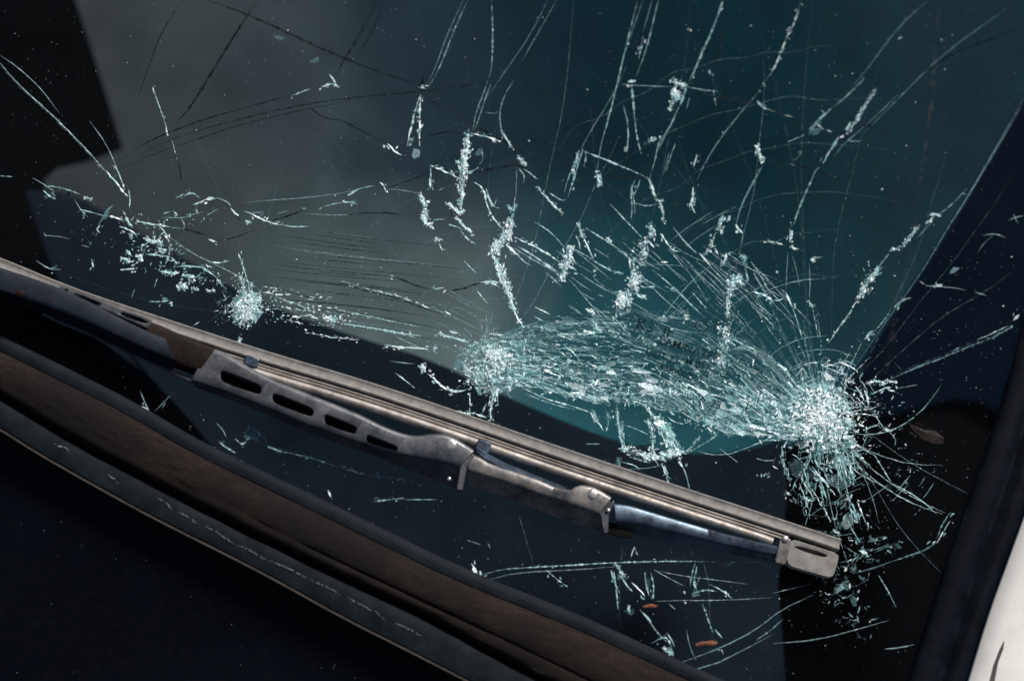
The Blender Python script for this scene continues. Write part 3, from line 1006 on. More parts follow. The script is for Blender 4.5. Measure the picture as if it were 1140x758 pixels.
W 3.6 654,344 660,348
W 3.2 662,358 665,364 668,370
T 4.0 660,356 662,368
W 2.6 660,308 664,306
T 3.0 666,328 672,330
F 1.2 645,304 665,318 690,330
T 5.0 687,452 687,468 690,482
T 4.0 692,470 692,487 694,503
W 2.6 687,458 689,478 694,500
T 1.4 696,473 710,478 722,484
W 3.0 719,452 726,462 732,470
W 4.0 721,468 726,474 726,484
W 4.0 727,484 726,494 726,504
W 7.6 730,466 738,476 743,486
W 6.0 741,484 746,494 752,502
T 5.4 743,470 748,484 756,498
W 5.6 694,501 704,500 711,503
W 7.0 711,504 724,511 738,508
W 6.6 736,506 746,507 756,504
T 2.0 752,498 764,506
T 1.4 692,514 708,518 712,523
F 3.0 688,508 690,520 695,526
F 1.6 700,522 720,521 738,518
T 1.6 700,508 715,513 725,516
W 3.4 738,518 742,528
T 4.4 742,528 744,540
W 2.6 754,510 760,520
F 3.4 758,514 764,528 768,545
W 3.0 779,486 772,494 764,504
T 2.6 801,483 786,492 765,505
T 1.2 778,502 790,506 808,506 820,503 845,493 868,482
F 1.2 800,498 810,506 822,515
T 2.0 743,464 751,470 761,472
W 3.4 659,458 664,470
W 2.4 664,468 672,479
T 4.2 675,458 678,466
T 3.0 678,468 675,480
T 1.8 640,453 655,458
F 1.6 652,494 668,494
T 1.8 581,431 607,444 638,452 659,460
T 1.2 585,438 612,449 640,456
W 2.0 523,437 523,454
T 2.0 523,454 523,470
T 2.0 542,447 537,460 531,472
W 5.0 553,430 550,440 547,452
W 3.0 548,448 546,458 546,468
W 2.4 509,457 518,461 524,460
W 1.8 524,459 534,462 542,465
W 2.4 523,460 523,466
T 1.6 590,362 612,366 640,376 655,384
W 2.6 609,366 615,370
T 1.6 595,352 606,358
W 1.4 595,342 612,350
W 2.4 636,390 643,398
T 1.4 608,391 625,388 640,386
W 1.6 806,258 802,262
D 4.0 700,500 712,499 726,494
T 2.6 893,518 900,538 905,556
W 2.0 893,552 902,558 908,556
T 3.6 868,506 874,522 880,538
W 3.0 928,590 934,594
T 2.4 944,580 950,592 958,604
W 2.4 948,566 955,580
W 2.0 860,518 866,522
T 1.2 842,510 852,513 864,512
W 2.6 853,526 850,531
'''
for ln in CR.strip().splitlines():  # the long pale line at the right traces the edge of the reflection
    p = ln.split(); pts = [tuple(float(q) for q in s.split(',')) for s in p[2:]]
    crack(p[0], float(p[1]), pts)  # the broad dark line at upper left draws a shadow as a crack

# fine dark and pale waves in the grey part, left of the middle impact
mb = MB()
for i in range(26):
    y0 = 248 + i * 4.3 + random.uniform(-1.5, 1.5); x0 = 290 + random.uniform(0, 60) - (i > 15) * 10; x1 = random.uniform(430, 530)
    pts = []; x = x0
    while x < x1:
        pts.append((x, y0 + (x - x0) * 0.13 + 6 * math.sin((x - 300) / 70.0 + i * 0.15) * 0.5)); x += 22
    if len(pts) > 2: ribbon(mb, pts, random.uniform(0.8, 1.3), 3 if random.random() < 0.75 else 2, jit=0.15, gap=0.03)
for i in range(14):
    y0 = 330 + i * 5; x0 = 500 + random.uniform(-20, 20)
    pts = [(x0 + k * 14, y0 + k * 7 - 10 + random.uniform(-1, 1)) for k in range(4)]
    ribbon(mb, pts, 0.9, 2, jit=0.3)
mb.build('hairline_waves', CM, ws, kind='stuff')

# ---- crushed and splintered glass
def burst(mb, cx, cy, rx, ry, ang, n, smin, smax, el=2.0, mix=(0.6, 0.3, 0.1), radial=0.5, power=0.6, th=None):
    ca, sa = math.cos(ang), math.sin(ang)
    for _ in range(n):
        t = random.random() * 6.283; r = random.random() ** power
        u, v = math.cos(t) * r * rx, math.sin(t) * r * ry
        if th is not None and mnoise.noise(((cx + u) * 0.09, (cy + v) * 0.09, 4.0)) < th: continue
        x, y = cx + u * ca - v * sa, cy + u * sa + v * ca
        q = random.random(); mi = 0 if q < mix[0] * (1.3 - 0.7 * r) else (1 if q < mix[0] + mix[1] else (2 if q < 0.97 else 3))
        a = math.atan2(y - cy, x - cx) if random.random() < radial else random.random() * 3.14
        s = random.uniform(smin, smax) * (1.15 - 0.5 * r)
        shard(mb, x, y, s * el * random.uniform(0.6, 1.3), s * random.uniform(0.5, 1.1), a, mi, tilt=0.7)
def spikes(mb, cx, cy, n, r0, r1, a0, a1, wd, mix=(0.5, 0.4), jit=0.6, gap=0.2):
    for i in range(n):
        a = R(random.uniform(a0, a1)); s0 = random.uniform(0.3, 1) * r0; s1 = random.uniform(0.35, 1.0) ** 1.3 * r1
        bend = random.gauss(0, 0.12); pts = []
        for k in range(5):
            r = s0 + (s1 - s0) * k / 4; aa = a + bend * k / 4; pts.append((cx + math.cos(aa) * r, cy + math.sin(aa) * r))
        q = random.random(); ribbon(mb, pts, wd * random.uniform(0.5, 1.3), 0 if q < mix[0] else (1 if q < sum(mix) else 2), jit=jit, gap=gap, side=0.15, alt=1)
from mathutils.geometry import delaunay_2d_cdt
def mosaic(mb, sites, warp, wall, fill, edge_w):
    """cells of broken glass: sites in a flat chart, warp(s,t)->pixel, wall/fill pick a material index or None"""
    co, _, faces, *_r = delaunay_2d_cdt([Vector(p) for p in sites], [], [], 0, 1e-6)
    cc = []; inc = {}
    for k, f in enumerate(faces):
        (ax, ay), (bx, by), (cx, cy) = [tuple(co[i]) for i in f[:3]]
        d = 2 * (ax * (by - cy) + bx * (cy - ay) + cx * (ay - by))
        if abs(d) < 1e-9: cc.append(None); continue
        a2, b2, c2 = ax * ax + ay * ay, bx * bx + by * by, cx * cx + cy * cy
        cc.append(((a2 * (by - cy) + b2 * (cy - ay) + c2 * (ay - by)) / d, (a2 * (cx - bx) + b2 * (ax - cx) + c2 * (bx - ax)) / d))
        for i in f[:3]: inc.setdefault(i, []).append(k)
    xs = [p[0] for p in sites]; ys = [p[1] for p in sites]; lo = (min(xs), min(ys)); hi = (max(xs), max(ys))
    seen = set()
    for i, fs in inc.items():
        c = co[i]; ks = [k for k in fs if cc[k]]
        if len(ks) < 3: continue
        ks.sort(key=lambda k: math.atan2(cc[k][1] - c[1], cc[k][0] - c[0]))
        pl = [cc[k] for k in ks]
        if any(not (lo[0] - .05 <= x <= hi[0] + .05 and lo[1] - .05 <= y <= hi[1] + .05) for x, y in pl): continue
        wp = [warp(*p) for p in pl]
        if any(q is None for q in wp): continue
        mx, my = sum(q[0] for q in wp) / len(wp), sum(q[1] for q in wp) / len(wp)
        m_ = fill(mx, my)
        if m_ is not None:
            g1, g2 = random.gauss(0, 0.22), random.gauss(0, 0.22); z0 = random.uniform(-0.0035, -0.001); kk = random.uniform(0.8, 0.97)
            mb.add([P(mx + (x - mx) * kk, my + (y - my) * kk, max(-0.0046, min(0, z0 + ((x - mx) * g1 + (y - my) * g2) * PXM))) for x, y in wp], [list(range(len(wp)))], m_)
        for a, b in zip(range(len(ks)), list(range(1, len(ks))) + [0]):
            e = (min(ks[a], ks[b]), max(ks[a], ks[b]))
            if e in seen: continue
            seen.add(e); m_ = wall(mx, my)
            if m_ is None: continue
            A, B = wp[a], wp[b]
            ribbon(mb, [A, ((A[0] + B[0]) / 2 + random.gauss(0, .4), (A[1] + B[1]) / 2 + random.gauss(0, .4)), B], edge_w() , m_, jit=0.25, gap=0.06, taper=False, side=0.10, alt=1, step=2.2)
def polar_sites(n, r0, r1, aspect=1.0):
    pts = []
    for _ in range(n): pts.append((math.log(r0) + random.random() * (math.log(r1) - math.log(r0)), random.uniform(-0.6, 6.9) * aspect))
    return pts
def lw(a, b, p=2.2): return lambda: a + (b - a) * random.random() ** p
# right, largest impact
mb = MB(); CX, CY = 916, 462
def pol(cx, cy, asp, sx=1.0, sy=1.0):
    def f(a, b):
        if not (0 <= b / asp < 6.2832): return None
        r = math.exp(a); return (cx + sx * math.cos(b / asp) * r, cy + sy * math.sin(b / asp) * r)
    return f
def rad(cx, cy, x, y): return math.hypot(x - cx, y - cy)
mosaic(mb, polar_sites(620, 3, 78, 0.62), pol(CX, CY, 0.62, 1.05, 0.95),
    lambda x, y: None if random.random() < max(0, (rad(CX, CY, x, y) - 34) / 50) else (0 if random.random() < 0.75 - rad(CX, CY, x, y) / 110 else random.choice((1, 1, 2))),
    lambda x, y: None if rad(CX, CY, x, y) > 44 else (0 if random.random() < 0.55 else 1) if random.random() < 0.72 - rad(CX, CY, x, y) / 75 and mnoise.noise((x * 0.1, y * 0.1, 5)) > -0.18 else (2 if random.random() < 0.35 else None), lw(0.7, 3.4))
burst(mb, CX, CY, 36, 34, 0, 900, 2.0, 5.5, 1.8, (0.85, 0.14, 0.01), 0.5, 0.75, th=-0.3)
burst(mb, CX + 4, CY - 4, 50, 46, 0.2, 380, 1.2, 3.4, 2.0, (0.40, 0.45, 0.15), 0.7, 0.6, th=-0.1)
burst(mb, 866, 456, 42, 20, 0.15, 260, 1.5, 4.5, 2.4, (0.5, 0.4, 0.10), 0.6, 0.6, th=-0.15)
burst(mb, 930, 498, 36, 22, 0.6, 300, 1.5, 4.6, 1.9, (0.55, 0.35, 0.1), 0.6, 0.6, th=-0.15)
spikes(mb, CX, CY, 30, 20, 84, -170, -60, 1.3)
spikes(mb, CX, CY, 16, 20, 66, -60, 20, 1.3, (0.4, 0.4))
spikes(mb, CX, CY, 30, 25, 95, 40, 110, 2.0, (0.35, 0.45))
spikes(mb, CX, CY, 14, 40, 125, -150, -80, 1.1, (0.3, 0.5))
mb.build('crushed_glass', CM, ws, kind='stuff')
# the hanging splinters below it
mb = MB()
for _ in range(60):
    x = random.gauss(918, 22); y = random.uniform(495, 560) ; a = R(random.gauss(68, 16)); L = random.uniform(8, 44)
    if mnoise.noise((x * 0.08, y * 0.05, 1)) < -0.05: continue
    pts = [(x + math.cos(a) * L * k / 3, y + math.sin(a) * L * k / 3) for k in range(4)]
    ribbon(mb, pts, random.uniform(1.2, 3.4), random.choice((0, 1, 1, 2)), jit=0.5, gap=0.15, side=0.2, alt=1)
for k_ in range(13):   # long cracks running on downward from the impact
    a = R(random.uniform(28, 100)); s1 = random.uniform(60, 180); b_ = random.gauss(0, 0.28)
    ribbon(mb, [(CX + math.cos(a + b_ * k / 6) * (30 + (s1 - 30) * k / 6), CY + math.sin(a + b_ * k / 6) * (30 + (s1 - 30) * k / 6)) for k in range(7)], random.uniform(0.8, 1.7), random.choice((4, 4, 1)), jit=0.3, gap=0.02)
for k_ in range(16):
    r = random.uniform(70, 190); a0 = R(random.uniform(30, 95)); da = random.uniform(10, 34) / r / 4
    ribbon(mb, [(CX + math.cos(a0 + da * k) * r, CY + math.sin(a0 + da * k) * r) for k in range(5)], random.uniform(0.8, 1.8), random.choice((4, 1, 1)), jit=0.4, gap=0.03)
def lwarp(a, b):
    x, y = 868 + a * 26 + (b - 3) * 7, 515 + b * 21 + 6 * math.sin(a * 1.3); d = abs(x - (905 + (y - 515) * 0.30))
    return (x, y) if d < 34 + 14 * mnoise.noise((x * .03, y * .03, 0)) and y < 668 else None
mosaic(mb, [(random.uniform(-2, 7), random.uniform(-1, 11)) for _ in range(230)], lwarp, lambda x, y: random.choice((4, 4, 4, 1, 2, None)),
    lambda x, y: None if random.random() < 0.8 else 2, lw(0.6, 2.0))
burst(mb, 945, 560, 30, 60, -0.35, 260, 1.2, 3.4, 2.8, (0.16, 0.26, 0.58), 0.3, 0.7, th=0.0)
burst(mb, 962, 615, 46, 16, -0.25, 150, 1.5, 4.5, 2.5, (0.08, 0.24, 0.68), 0.3, 0.7, th=-0.05)
burst(mb, 935, 652, 32, 20, -0.4, 150, 1.5, 5.0, 2.2, (0.12, 0.25, 0.63), 0.3, 0.7, th=-0.05)
burst(mb, 952, 690, 22, 34, -0.35, 70, 1.0, 3.4, 2.6, (0.1, 0.25, 0.65), 0.3, 0.7, th=0.0)
burst(mb, 1005, 520, 38, 44, 0.4, 130, 0.8, 2.6, 2.0, (0.16, 0.44, 0.4), 0.3, 0.6, th=0.05)
burst(mb, 990, 450, 30, 34, 0.4, 130, 0.8, 2.6, 2.0, (0.2, 0.4, 0.4), 0.3, 0.6, th=0.0)
mb.build('crushed_glass', CM, ws, kind='stuff')
# middle impact
mb = MB()
mosaic(mb, polar_sites(330, 3, 46, 0.62), pol(548, 406, 0.62, 1.15, 0.85),
    lambda x, y: None if random.random() < max(0, (rad(548, 406, x, y) - 24) / 34) else (0 if random.random() < 0.5 else random.choice((1, 1, 2))),
    lambda x, y: (0 if random.random() < 0.3 else 1) if random.random() < 0.50 - rad(548, 406, x, y) / 90 else (2 if random.random() < 0.4 else None), lw(0.7, 2.8))
burst(mb, 548, 404, 34, 24, 0.2, 300, 1.3, 4.2, 2.0, (0.55, 0.35, 0.1), 0.4, 0.7, th=-0.2)
burst(mb, 544, 424, 30, 18, 0.1, 220, 1.5, 5.0, 1.8, (0.45, 0.45, 0.1), 0.3, 0.7, th=-0.2)
burst(mb, 552, 396, 13, 9, 0.5, 110, 2.5, 7.5, 1.8, (0.95, 0.05, 0), 0.3, 0.8)
burst(mb, 590, 395, 60, 24, 0.35, 260, 1.2, 3.4, 3.0, (0.34, 0.5, 0.16), 0.1, 0.7, th=-0.1)
spikes(mb, 546, 402, 34, 20, 62, -170, -95, 1.1, (0.35, 0.4))
spikes(mb, 546, 402, 16, 20, 90, -15, 40, 1.2, (0.35, 0.45))
spikes(mb, 546, 402, 12, 20, 58, 60, 180, 1.1, (0.3, 0.5))
mb.build('crushed_glass', CM, ws, kind='stuff')
# left small impact and its band
mb = MB()
mosaic(mb, polar_sites(130, 2, 24, 0.62), pol(276, 340, 0.62), lambda x, y: random.choice((0, 0, 1)), lambda x, y: random.choice((0, 1, 1, None)), lw(0.8, 2.8))
burst(mb, 276, 340, 18, 16, 0.3, 200, 1.6, 5.2, 1.8, (0.7, 0.27, 0.03), 0.4, 0.8)
burst(mb, 272, 352, 13, 14, 0.3, 150, 1.5, 4.5, 1.9, (0.75, 0.25, 0.0), 0.5, 0.8)
burst(mb, 284, 338, 36, 24, 0.2, 220, 0.9, 2.8, 2.2, (0.3, 0.5, 0.2), 0.7, 0.8, th=-0.1)
spikes(mb, 276, 340, 14, 12, 44, 0, 360, 1.1)
for (x, y, L) in ((285, 325, 90), (300, 332, 85), (305, 341, 60), (300, 350, 50), (310, 355, 70), (292, 319, 40), (335, 352, 60), (350, 345, 60)):
    a = R(random.uniform(2, 9)); ribbon(mb, [(x, y), (x + L * 0.5, y + math.sin(a) * L * 0.5 + 1), (x + L, y + math.sin(a) * L)], random.uniform(1.4, 2.6), 0, jit=0.8, gap=0.45, side=0.35, alt=1)
burst(mb, 369, 356, 8, 6, 0.2, 50, 1.5, 4, 1.8, (0.6, 0.4, 0), 0.2)
burst(mb, 265, 386, 3, 16, 0.25, 60, 1.0, 3, 2.2, (0.5, 0.4, 0), 0.2)
burst(mb, 270, 315, 10, 14, -0.4, 60, 1.0, 3, 2.2, (0.5, 0.4, 0), 0.2)
burst(mb, 215, 306, 62, 16, 0.22, 210, 0.9, 3.0, 2.6, (0.3, 0.45, 0.25), 0.1, 0.7, th=0.0)
burst(mb, 172, 272, 34, 24, 0.5, 170, 0.9, 3.2, 2.2, (0.3, 0.45, 0.25), 0.3, 0.7, th=-0.05)
burst(mb, 185, 244, 60, 12, 0.0, 120, 0.8, 2.4, 2.4, (0.1, 0.5, 0.4), 0.3, 0.7, th=-0.05)
burst(mb, 110, 262, 52, 40, 0.3, 110, 0.7, 2.2, 2.2, (0.08, 0.35, 0.5), 0.3, 0.6, th=0.0)
burst(mb, 250, 345, 14, 18, 0.3, 50, 0.8, 2.6, 2.2, (0.3, 0.45, 0.25), 0.3, 0.6)
burst(mb, 215, 470, 80, 34, 0.4, 90, 0.6, 1.8, 2.0, (0.1, 0.4, 0.5), 0.3, 0.6, th=0.05)
mb.build('crushed_glass', CM, ws, kind='stuff')
# the woven band of lens shaped cells between the middle and the right impact
UP = resample(smooth([(905, 440), (870, 402), (835, 372), (790, 352), (740, 342), (700, 338), (650, 346), (600, 352), (556, 372)], 2), 60)
LO = resample(smooth([(905, 488), (868, 492), (830, 489), (790, 478), (755, 464), (725, 452), (690, 450), (650, 450), (600, 434), (552, 428)], 2), 60)
def band(u, v):
    i = u * 59; k = min(58, int(i)); f = i - k
    a = UP[k].lerp(UP[k + 1], f); b = LO[k].lerp(LO[k + 1], f); return a.lerp(b, v)
mb = MB()
ASP = 7.0
def bwarp(a, b):
    u = a / 5.5; v = b / ASP - 0.55 * u + 0.03 * math.sin(u * 16 + b * 1.3)
    if not (0 <= u <= 1 and 0 <= v <= 1): return None
    p = band(u, v); return (p.x, p.y)
def bd(x, y): return 0.5 + 0.5 * mnoise.noise((x * 0.022, y * 0.035, 11)) + 0.015 * (y - 428 + (x < 700) * 10) - (0.7 if abs(x - 755) < 62 and y < 412 else 0)
bs = [(random.uniform(-0.3, 5.8), random.uniform(-0.1, 1.65) * ASP) for _ in range(1250)]
mosaic(mb, bs, bwarp, lambda x, y: None if random.random() > 0.55 + bd(x, y) * 0.5 else (0 if random.random() < 0.12 + 0.25 * bd(x, y) else random.choice((1, 1, 1, 2))),
    lambda x, y: (0 if random.random() < 0.30 else 1) if random.random() < 0.62 * bd(x, y) - 0.12 else (2 if random.random() < 0.4 else None), lw(0.6, 3.0))
def dens(u, v):
    return 0.55 + 0.6 * v - 0.25 * abs(u - 0.4) + 0.55 * mnoise.noise((u * 7, v * 3.5, 8)) + (0.25 if u < 0.15 else 0)
for _ in range(240):
    u0 = random.random() ** 1.15; v0 = random.random(); 
    if random.random() > dens(u0, v0): continue
    du = random.uniform(0.03, 0.16); dv = -du * 0.55 + random.gauss(0, 0.03); am = random.uniform(0.004, 0.02); ph = random.random() * 6
    pts = []
    for k in range(7):
        t = k / 6; p = band(min(1, u0 + du * t), min(1.0, max(0, v0 + dv * t + am * math.sin(t * 6 + ph)))); pts.append((p.x, p.y))
    q = random.random(); d = dens(u0, v0)
    if abs(pts[0][0] - 755) < 60 and pts[0][1] < 405 and q < 0.8: continue
    mi = 0 if q < 0.16 + 0.3 * (d > 0.8) else (1 if q < 0.8 else 2)
    ribbon(mb, pts, random.uniform(0.7, 2.0) + (0.8 if d > 0.95 else 0), mi, jit=0.45, gap=0.18, side=0.10, alt=1)
for _ in range(60):   # cross links
    u0 = random.random(); v0 = random.random()
    if random.random() > dens(u0, v0): continue
    p = band(u0, v0); q = band(min(1, u0 + random.uniform(0.01, 0.04)), min(1, max(0, v0 + random.choice((-1, 1)) * random.uniform(0.08, 0.22))))
    ribbon(mb, [(p.x, p.y), ((p.x + q.x) / 2 + random.gauss(0, 2), (p.y + q.y) / 2), (q.x, q.y)], random.uniform(0.7, 1.6), random.choice((0, 1, 1, 2)), jit=0.5, gap=0.2, side=0.15, alt=1)
for _ in range(900):  # splinters lying along the band
    u0 = random.random(); v0 = random.random() ** 0.8; d = dens(u0, v0)
    if random.random() > d * d * 0.9: continue
    p = band(u0, v0); q = band(min(1, u0 + 0.02), v0) if u0 < 0.97 else p; a = math.atan2(q.y - p.y, q.x - p.x) if u0 < 0.97 else 0.3
    shard(mb, p.x, p.y, random.uniform(2, 8), random.uniform(0.8, 2.6), a + 0.22 + random.gauss(0, 0.22), 0 if random.random() < 0.28 else (1 if random.random() < 0.75 else 2), tilt=0.6)
# palest patches of the band
for (x, y, rx, ry, a, nn) in ((745, 436, 44, 10, 0.35, 240), (790, 470, 40, 12, 0.32, 260), (840, 474, 36, 12, 0.15, 200), (800, 402, 14, 20, 0.3, 140), (700, 440, 24, 12, 0.1, 130), (830, 440, 36, 14, 0.3, 160), (662, 425, 30, 18, 0.3, 120), (716, 372, 26, 12, 0.3, 90), (765, 352, 10, 10, 0, 60), (808, 372, 9, 22, 0.1, 120), (705, 300, 14, 34, 0.25, 150), (815, 318, 12, 16, 0.3, 70)):
    burst(mb, x, y, rx, ry, a, nn, 1.0, 3.2, 3.0 if rx > ry * 1.6 else 1.8, (0.4, 0.5, 0.1), 0.05, 0.7, th=-0.2)
for k_ in range(46):   # unbroken lines that run right through the band
    v0 = random.uniform(0.25, 1.5); u0 = random.uniform(0, 0.3); u1 = random.uniform(0.5, 1.0); am = random.uniform(0.01, 0.03); ph = random.random() * 6; pts = []
    for k in range(14):
        u = u0 + (u1 - u0) * k / 13; v = v0 - 0.55 * u + am * math.sin(u * 9 + ph)
        if 0 <= v <= 1: p = band(u, v); pts.append((p.x, p.y))
    if len(pts) > 3: ribbon(mb, pts, random.uniform(0.7, 1.3), 4, jit=0.2, gap=0.0)
for k_ in range(26):   # ring cracks round the right impact
    r = random.uniform(16, 66); a0 = random.random() * 6.28; da = random.uniform(8, 26) / r / 4
    ribbon(mb, [(916 + math.cos(a0 + da * k) * r, 462 + math.sin(a0 + da * k) * r) for k in range(5)], random.uniform(0.8, 1.8), random.choice((0, 1, 4)), jit=0.3, gap=0.03)
mb.build('splintered_band', CM, ws, kind='stuff')
# thinner web over the upper right of the band: rays from the right impact
mb = MB()
for i in range(30):
    a = R(random.uniform(190, 250)); s0 = random.uniform(45, 150); s1 = s0 + random.uniform(20, 110); bend = random.uniform(-0.05, 0.18); pts = []
    for k in range(5):
        r = s0 + (s1 - s0) * k / 4; aa = a - bend * (r / 200.0) ** 1.5; pts.append((CX + math.cos(aa) * r, CY + math.sin(aa) * r))
    if pts[-1][1] < 270: continue
    ribbon(mb, pts, random.uniform(0.8, 1.5), random.choice((0, 1, 1, 2)), jit=0.5, gap=0.22, side=0.08, alt=1)
for _ in range(60):
    x = random.uniform(600, 870); y = 262 + random.random() * 95; L = random.uniform(18, 70); a = R(random.gauss(39, 6)); b = random.gauss(0, 0.12)
    ribbon(mb, [(x + L * k / 4 * math.cos(a + b * k / 4), y + L * k / 4 * math.sin(a + b * k / 4)) for k in range(5)], random.uniform(0.55, 1.0), 4, jit=0.15, gap=0.0)
for _ in range(20):   # arcs that cross the rays
    r = random.uniform(60, 260); a0 = R(random.uniform(195, 245)); da = random.uniform(10, 30) / r
    ribbon(mb, [(CX + math.cos(a0 + da * k) * r, CY + math.sin(a0 + da * k) * r) for k in range(4)], random.uniform(0.6, 1.1), 4, jit=0.25, gap=0.0)
for k_ in range(40):  # rays of the right impact, unbroken
    a = R(random.uniform(185, 262)); s0 = 30; s1 = random.uniform(70, 230) * (1.0 if a < R(230) else 0.6); bend = random.uniform(-0.04, 0.16); pts = []
    for k in range(7):
        r = s0 + (s1 - s0) * k / 6; aa = a - bend * (r / 200.0) ** 1.5; pts.append((CX + math.cos(aa) * r, CY + math.sin(aa) * r))
    ribbon(mb, pts, random.uniform(0.7, 1.2), 4, jit=0.2, gap=0.0)
mb.build('hairline_web', CM, ws, kind='stuff')

mb = MB()
for (x0, y0, sx, sy, nn, smin, smax) in ((912, 460, 13, 14, 330, 2.0, 5.5), (920, 474, 20, 14, 180, 1.8, 4.6), (890, 468, 18, 8, 120, 1.2, 3.5), (941, 470, 13, 20, 100, 1.0, 3.0), (552, 400, 13, 9, 150, 1.5, 4.5), (540, 420, 12, 9, 90, 1.2, 4.0),
        (276, 342, 9, 9, 140, 1.5, 4.2), (566, 258, 4, 7, 60, 1.2, 3.5), (553, 276, 4, 8, 50, 1.2, 3.2), (706, 313, 6, 6, 70, 1.5, 3.5), (692, 335, 6, 7, 70, 1.5, 3.5), (632, 291, 4, 10, 60, 1.2, 3.2), (806, 372, 5, 9, 60, 1.2, 3.4), (735, 506, 20, 4, 70, 1.2, 3.2), (800, 403, 6, 6, 40, 1.2, 3.0), (518, 185, 2.5, 16, 60, 1.0, 3.0), (512, 208, 3, 9, 30, 1, 2.6), (754, 103, 4, 6, 30, 1.2, 3.0), (560, 300, 4, 12, 40, 1, 3), (568, 330, 3, 12, 36, 1, 3), (970, 308, 4, 8, 34, 1, 3), (962, 322, 4, 5, 24, 1, 3)):
    small = sx < 7 or sy < 7; kx = 0.7 if small else 1.0; up_ = math.pi / 2 if sy > sx else 0.2
    for _ in range(int(nn * (0.7 if small else 0.85))):
        shard(mb, random.gauss(x0, sx * kx), random.gauss(y0, sy * kx), random.uniform(smin, smax) * (1.9 if small else 1.5), random.uniform(smin, smax) * 0.65, (up_ + random.gauss(0, 0.5)) if small else random.random() * 3.14, random.choice((0, 0, 0, 1)), tilt=0.25, z=random.uniform(0.0001, 0.0006))
mb.build('powdered_glass', CM, ws, kind='stuff')
# long faint cracks that reach from the impacts to the top of the glass, and the rings that cross them
mb = MB()
def long_crack(x0, y0, x1, y1, bend, wd, mi):
    d = Vector((x1 - x0, y1 - y0)); nrm = Vector((-d.y, d.x)) * bend; pts = []
    for k in range(12):
        t = k / 11; w_ = 7 * mnoise.noise((x0 * 0.1 + t * 3, y1 * 0.1, 2)); pts.append((x0 + d.x * t + nrm.x * math.sin(t * 3.14159) + w_, y0 + d.y * t + nrm.y * math.sin(t * 3.14159) + w_ * 0.4))
    ribbon(mb, pts, wd, mi, jit=0.12, gap=0.0)
for x0, y0, x1, y1, b in ((900, 420, 835, -10, 0.04), (905, 415, 905, -10, -0.03), (890, 425, 742, -10, 0.05), (925, 415, 985, 60, -0.05), (880, 430, 640, 60, 0.06), (870, 430, 560, 120, 0.06), (545, 380, 470, 100, 0.04), (550, 375, 560, 60, -0.03),
        (560, 375, 640, -10, 0.04), (560, 380, 690, 150, 0.03), (540, 385, 330, 120, -0.05), (700, 330, 770, -10, 0.03), (700, 320, 650, 90, -0.03), (810, 330, 850, 60, 0.04), (806, 330, 740, 120, 0.03), (940, 430, 1130, 190, 0.03), (950, 440, 1130, 300, -0.03), (940, 440, 1060, 150, 0.04),
        (950, 470, 1100, 560, 0.03), (945, 490, 1060, 650, 0.05), (545, 440, 600, 640, 0.03), (700, 520, 690, 700, 0.02), (760, 545, 800, 730, -0.02), (280, 320, 200, 120, 0.03), (280, 325, 330, 150, -0.03), (265, 335, 100, 260, 0.05), (268, 350, 60, 300, -0.04)):
    long_crack(x0, y0, x1, y1, b, random.uniform(0.6, 0.95), random.choice((2, 2, 4)) if 380 < x1 < 900 else 2)
for r, a0, a1 in ((120, 200, 262), (165, 196, 285), (215, 200, 275), (262, 205, 290), (318, 208, 285), (372, 215, 280), (430, 222, 272)):
    n_ = 26; pts = []
    for k in range(n_):
        a = R(a0 + (a1 - a0) * k / (n_ - 1)); rr = r + 10 * mnoise.noise((r, k * 0.35, 1)); pts.append((916 + math.cos(a) * rr, 462 + math.sin(a) * rr * 0.95))
    i0 = random.randrange(0, 5); ribbon(mb, pts[i0:], random.uniform(0.55, 0.85), 2, jit=0.15, gap=0.02)
for r, a0, a1 in ((70, 190, 300), (105, 185, 290), (150, 195, 280), (200, 200, 265)):
    ribbon(mb, [(546 + math.cos(R(a0 + (a1 - a0) * k / 16)) * r, 402 + math.sin(R(a0 + (a1 - a0) * k / 16)) * r) for k in range(17)], 0.6, 2, jit=0.2, gap=0.03)
mb.build('long_hairline_cracks', CM, ws, kind='stuff')

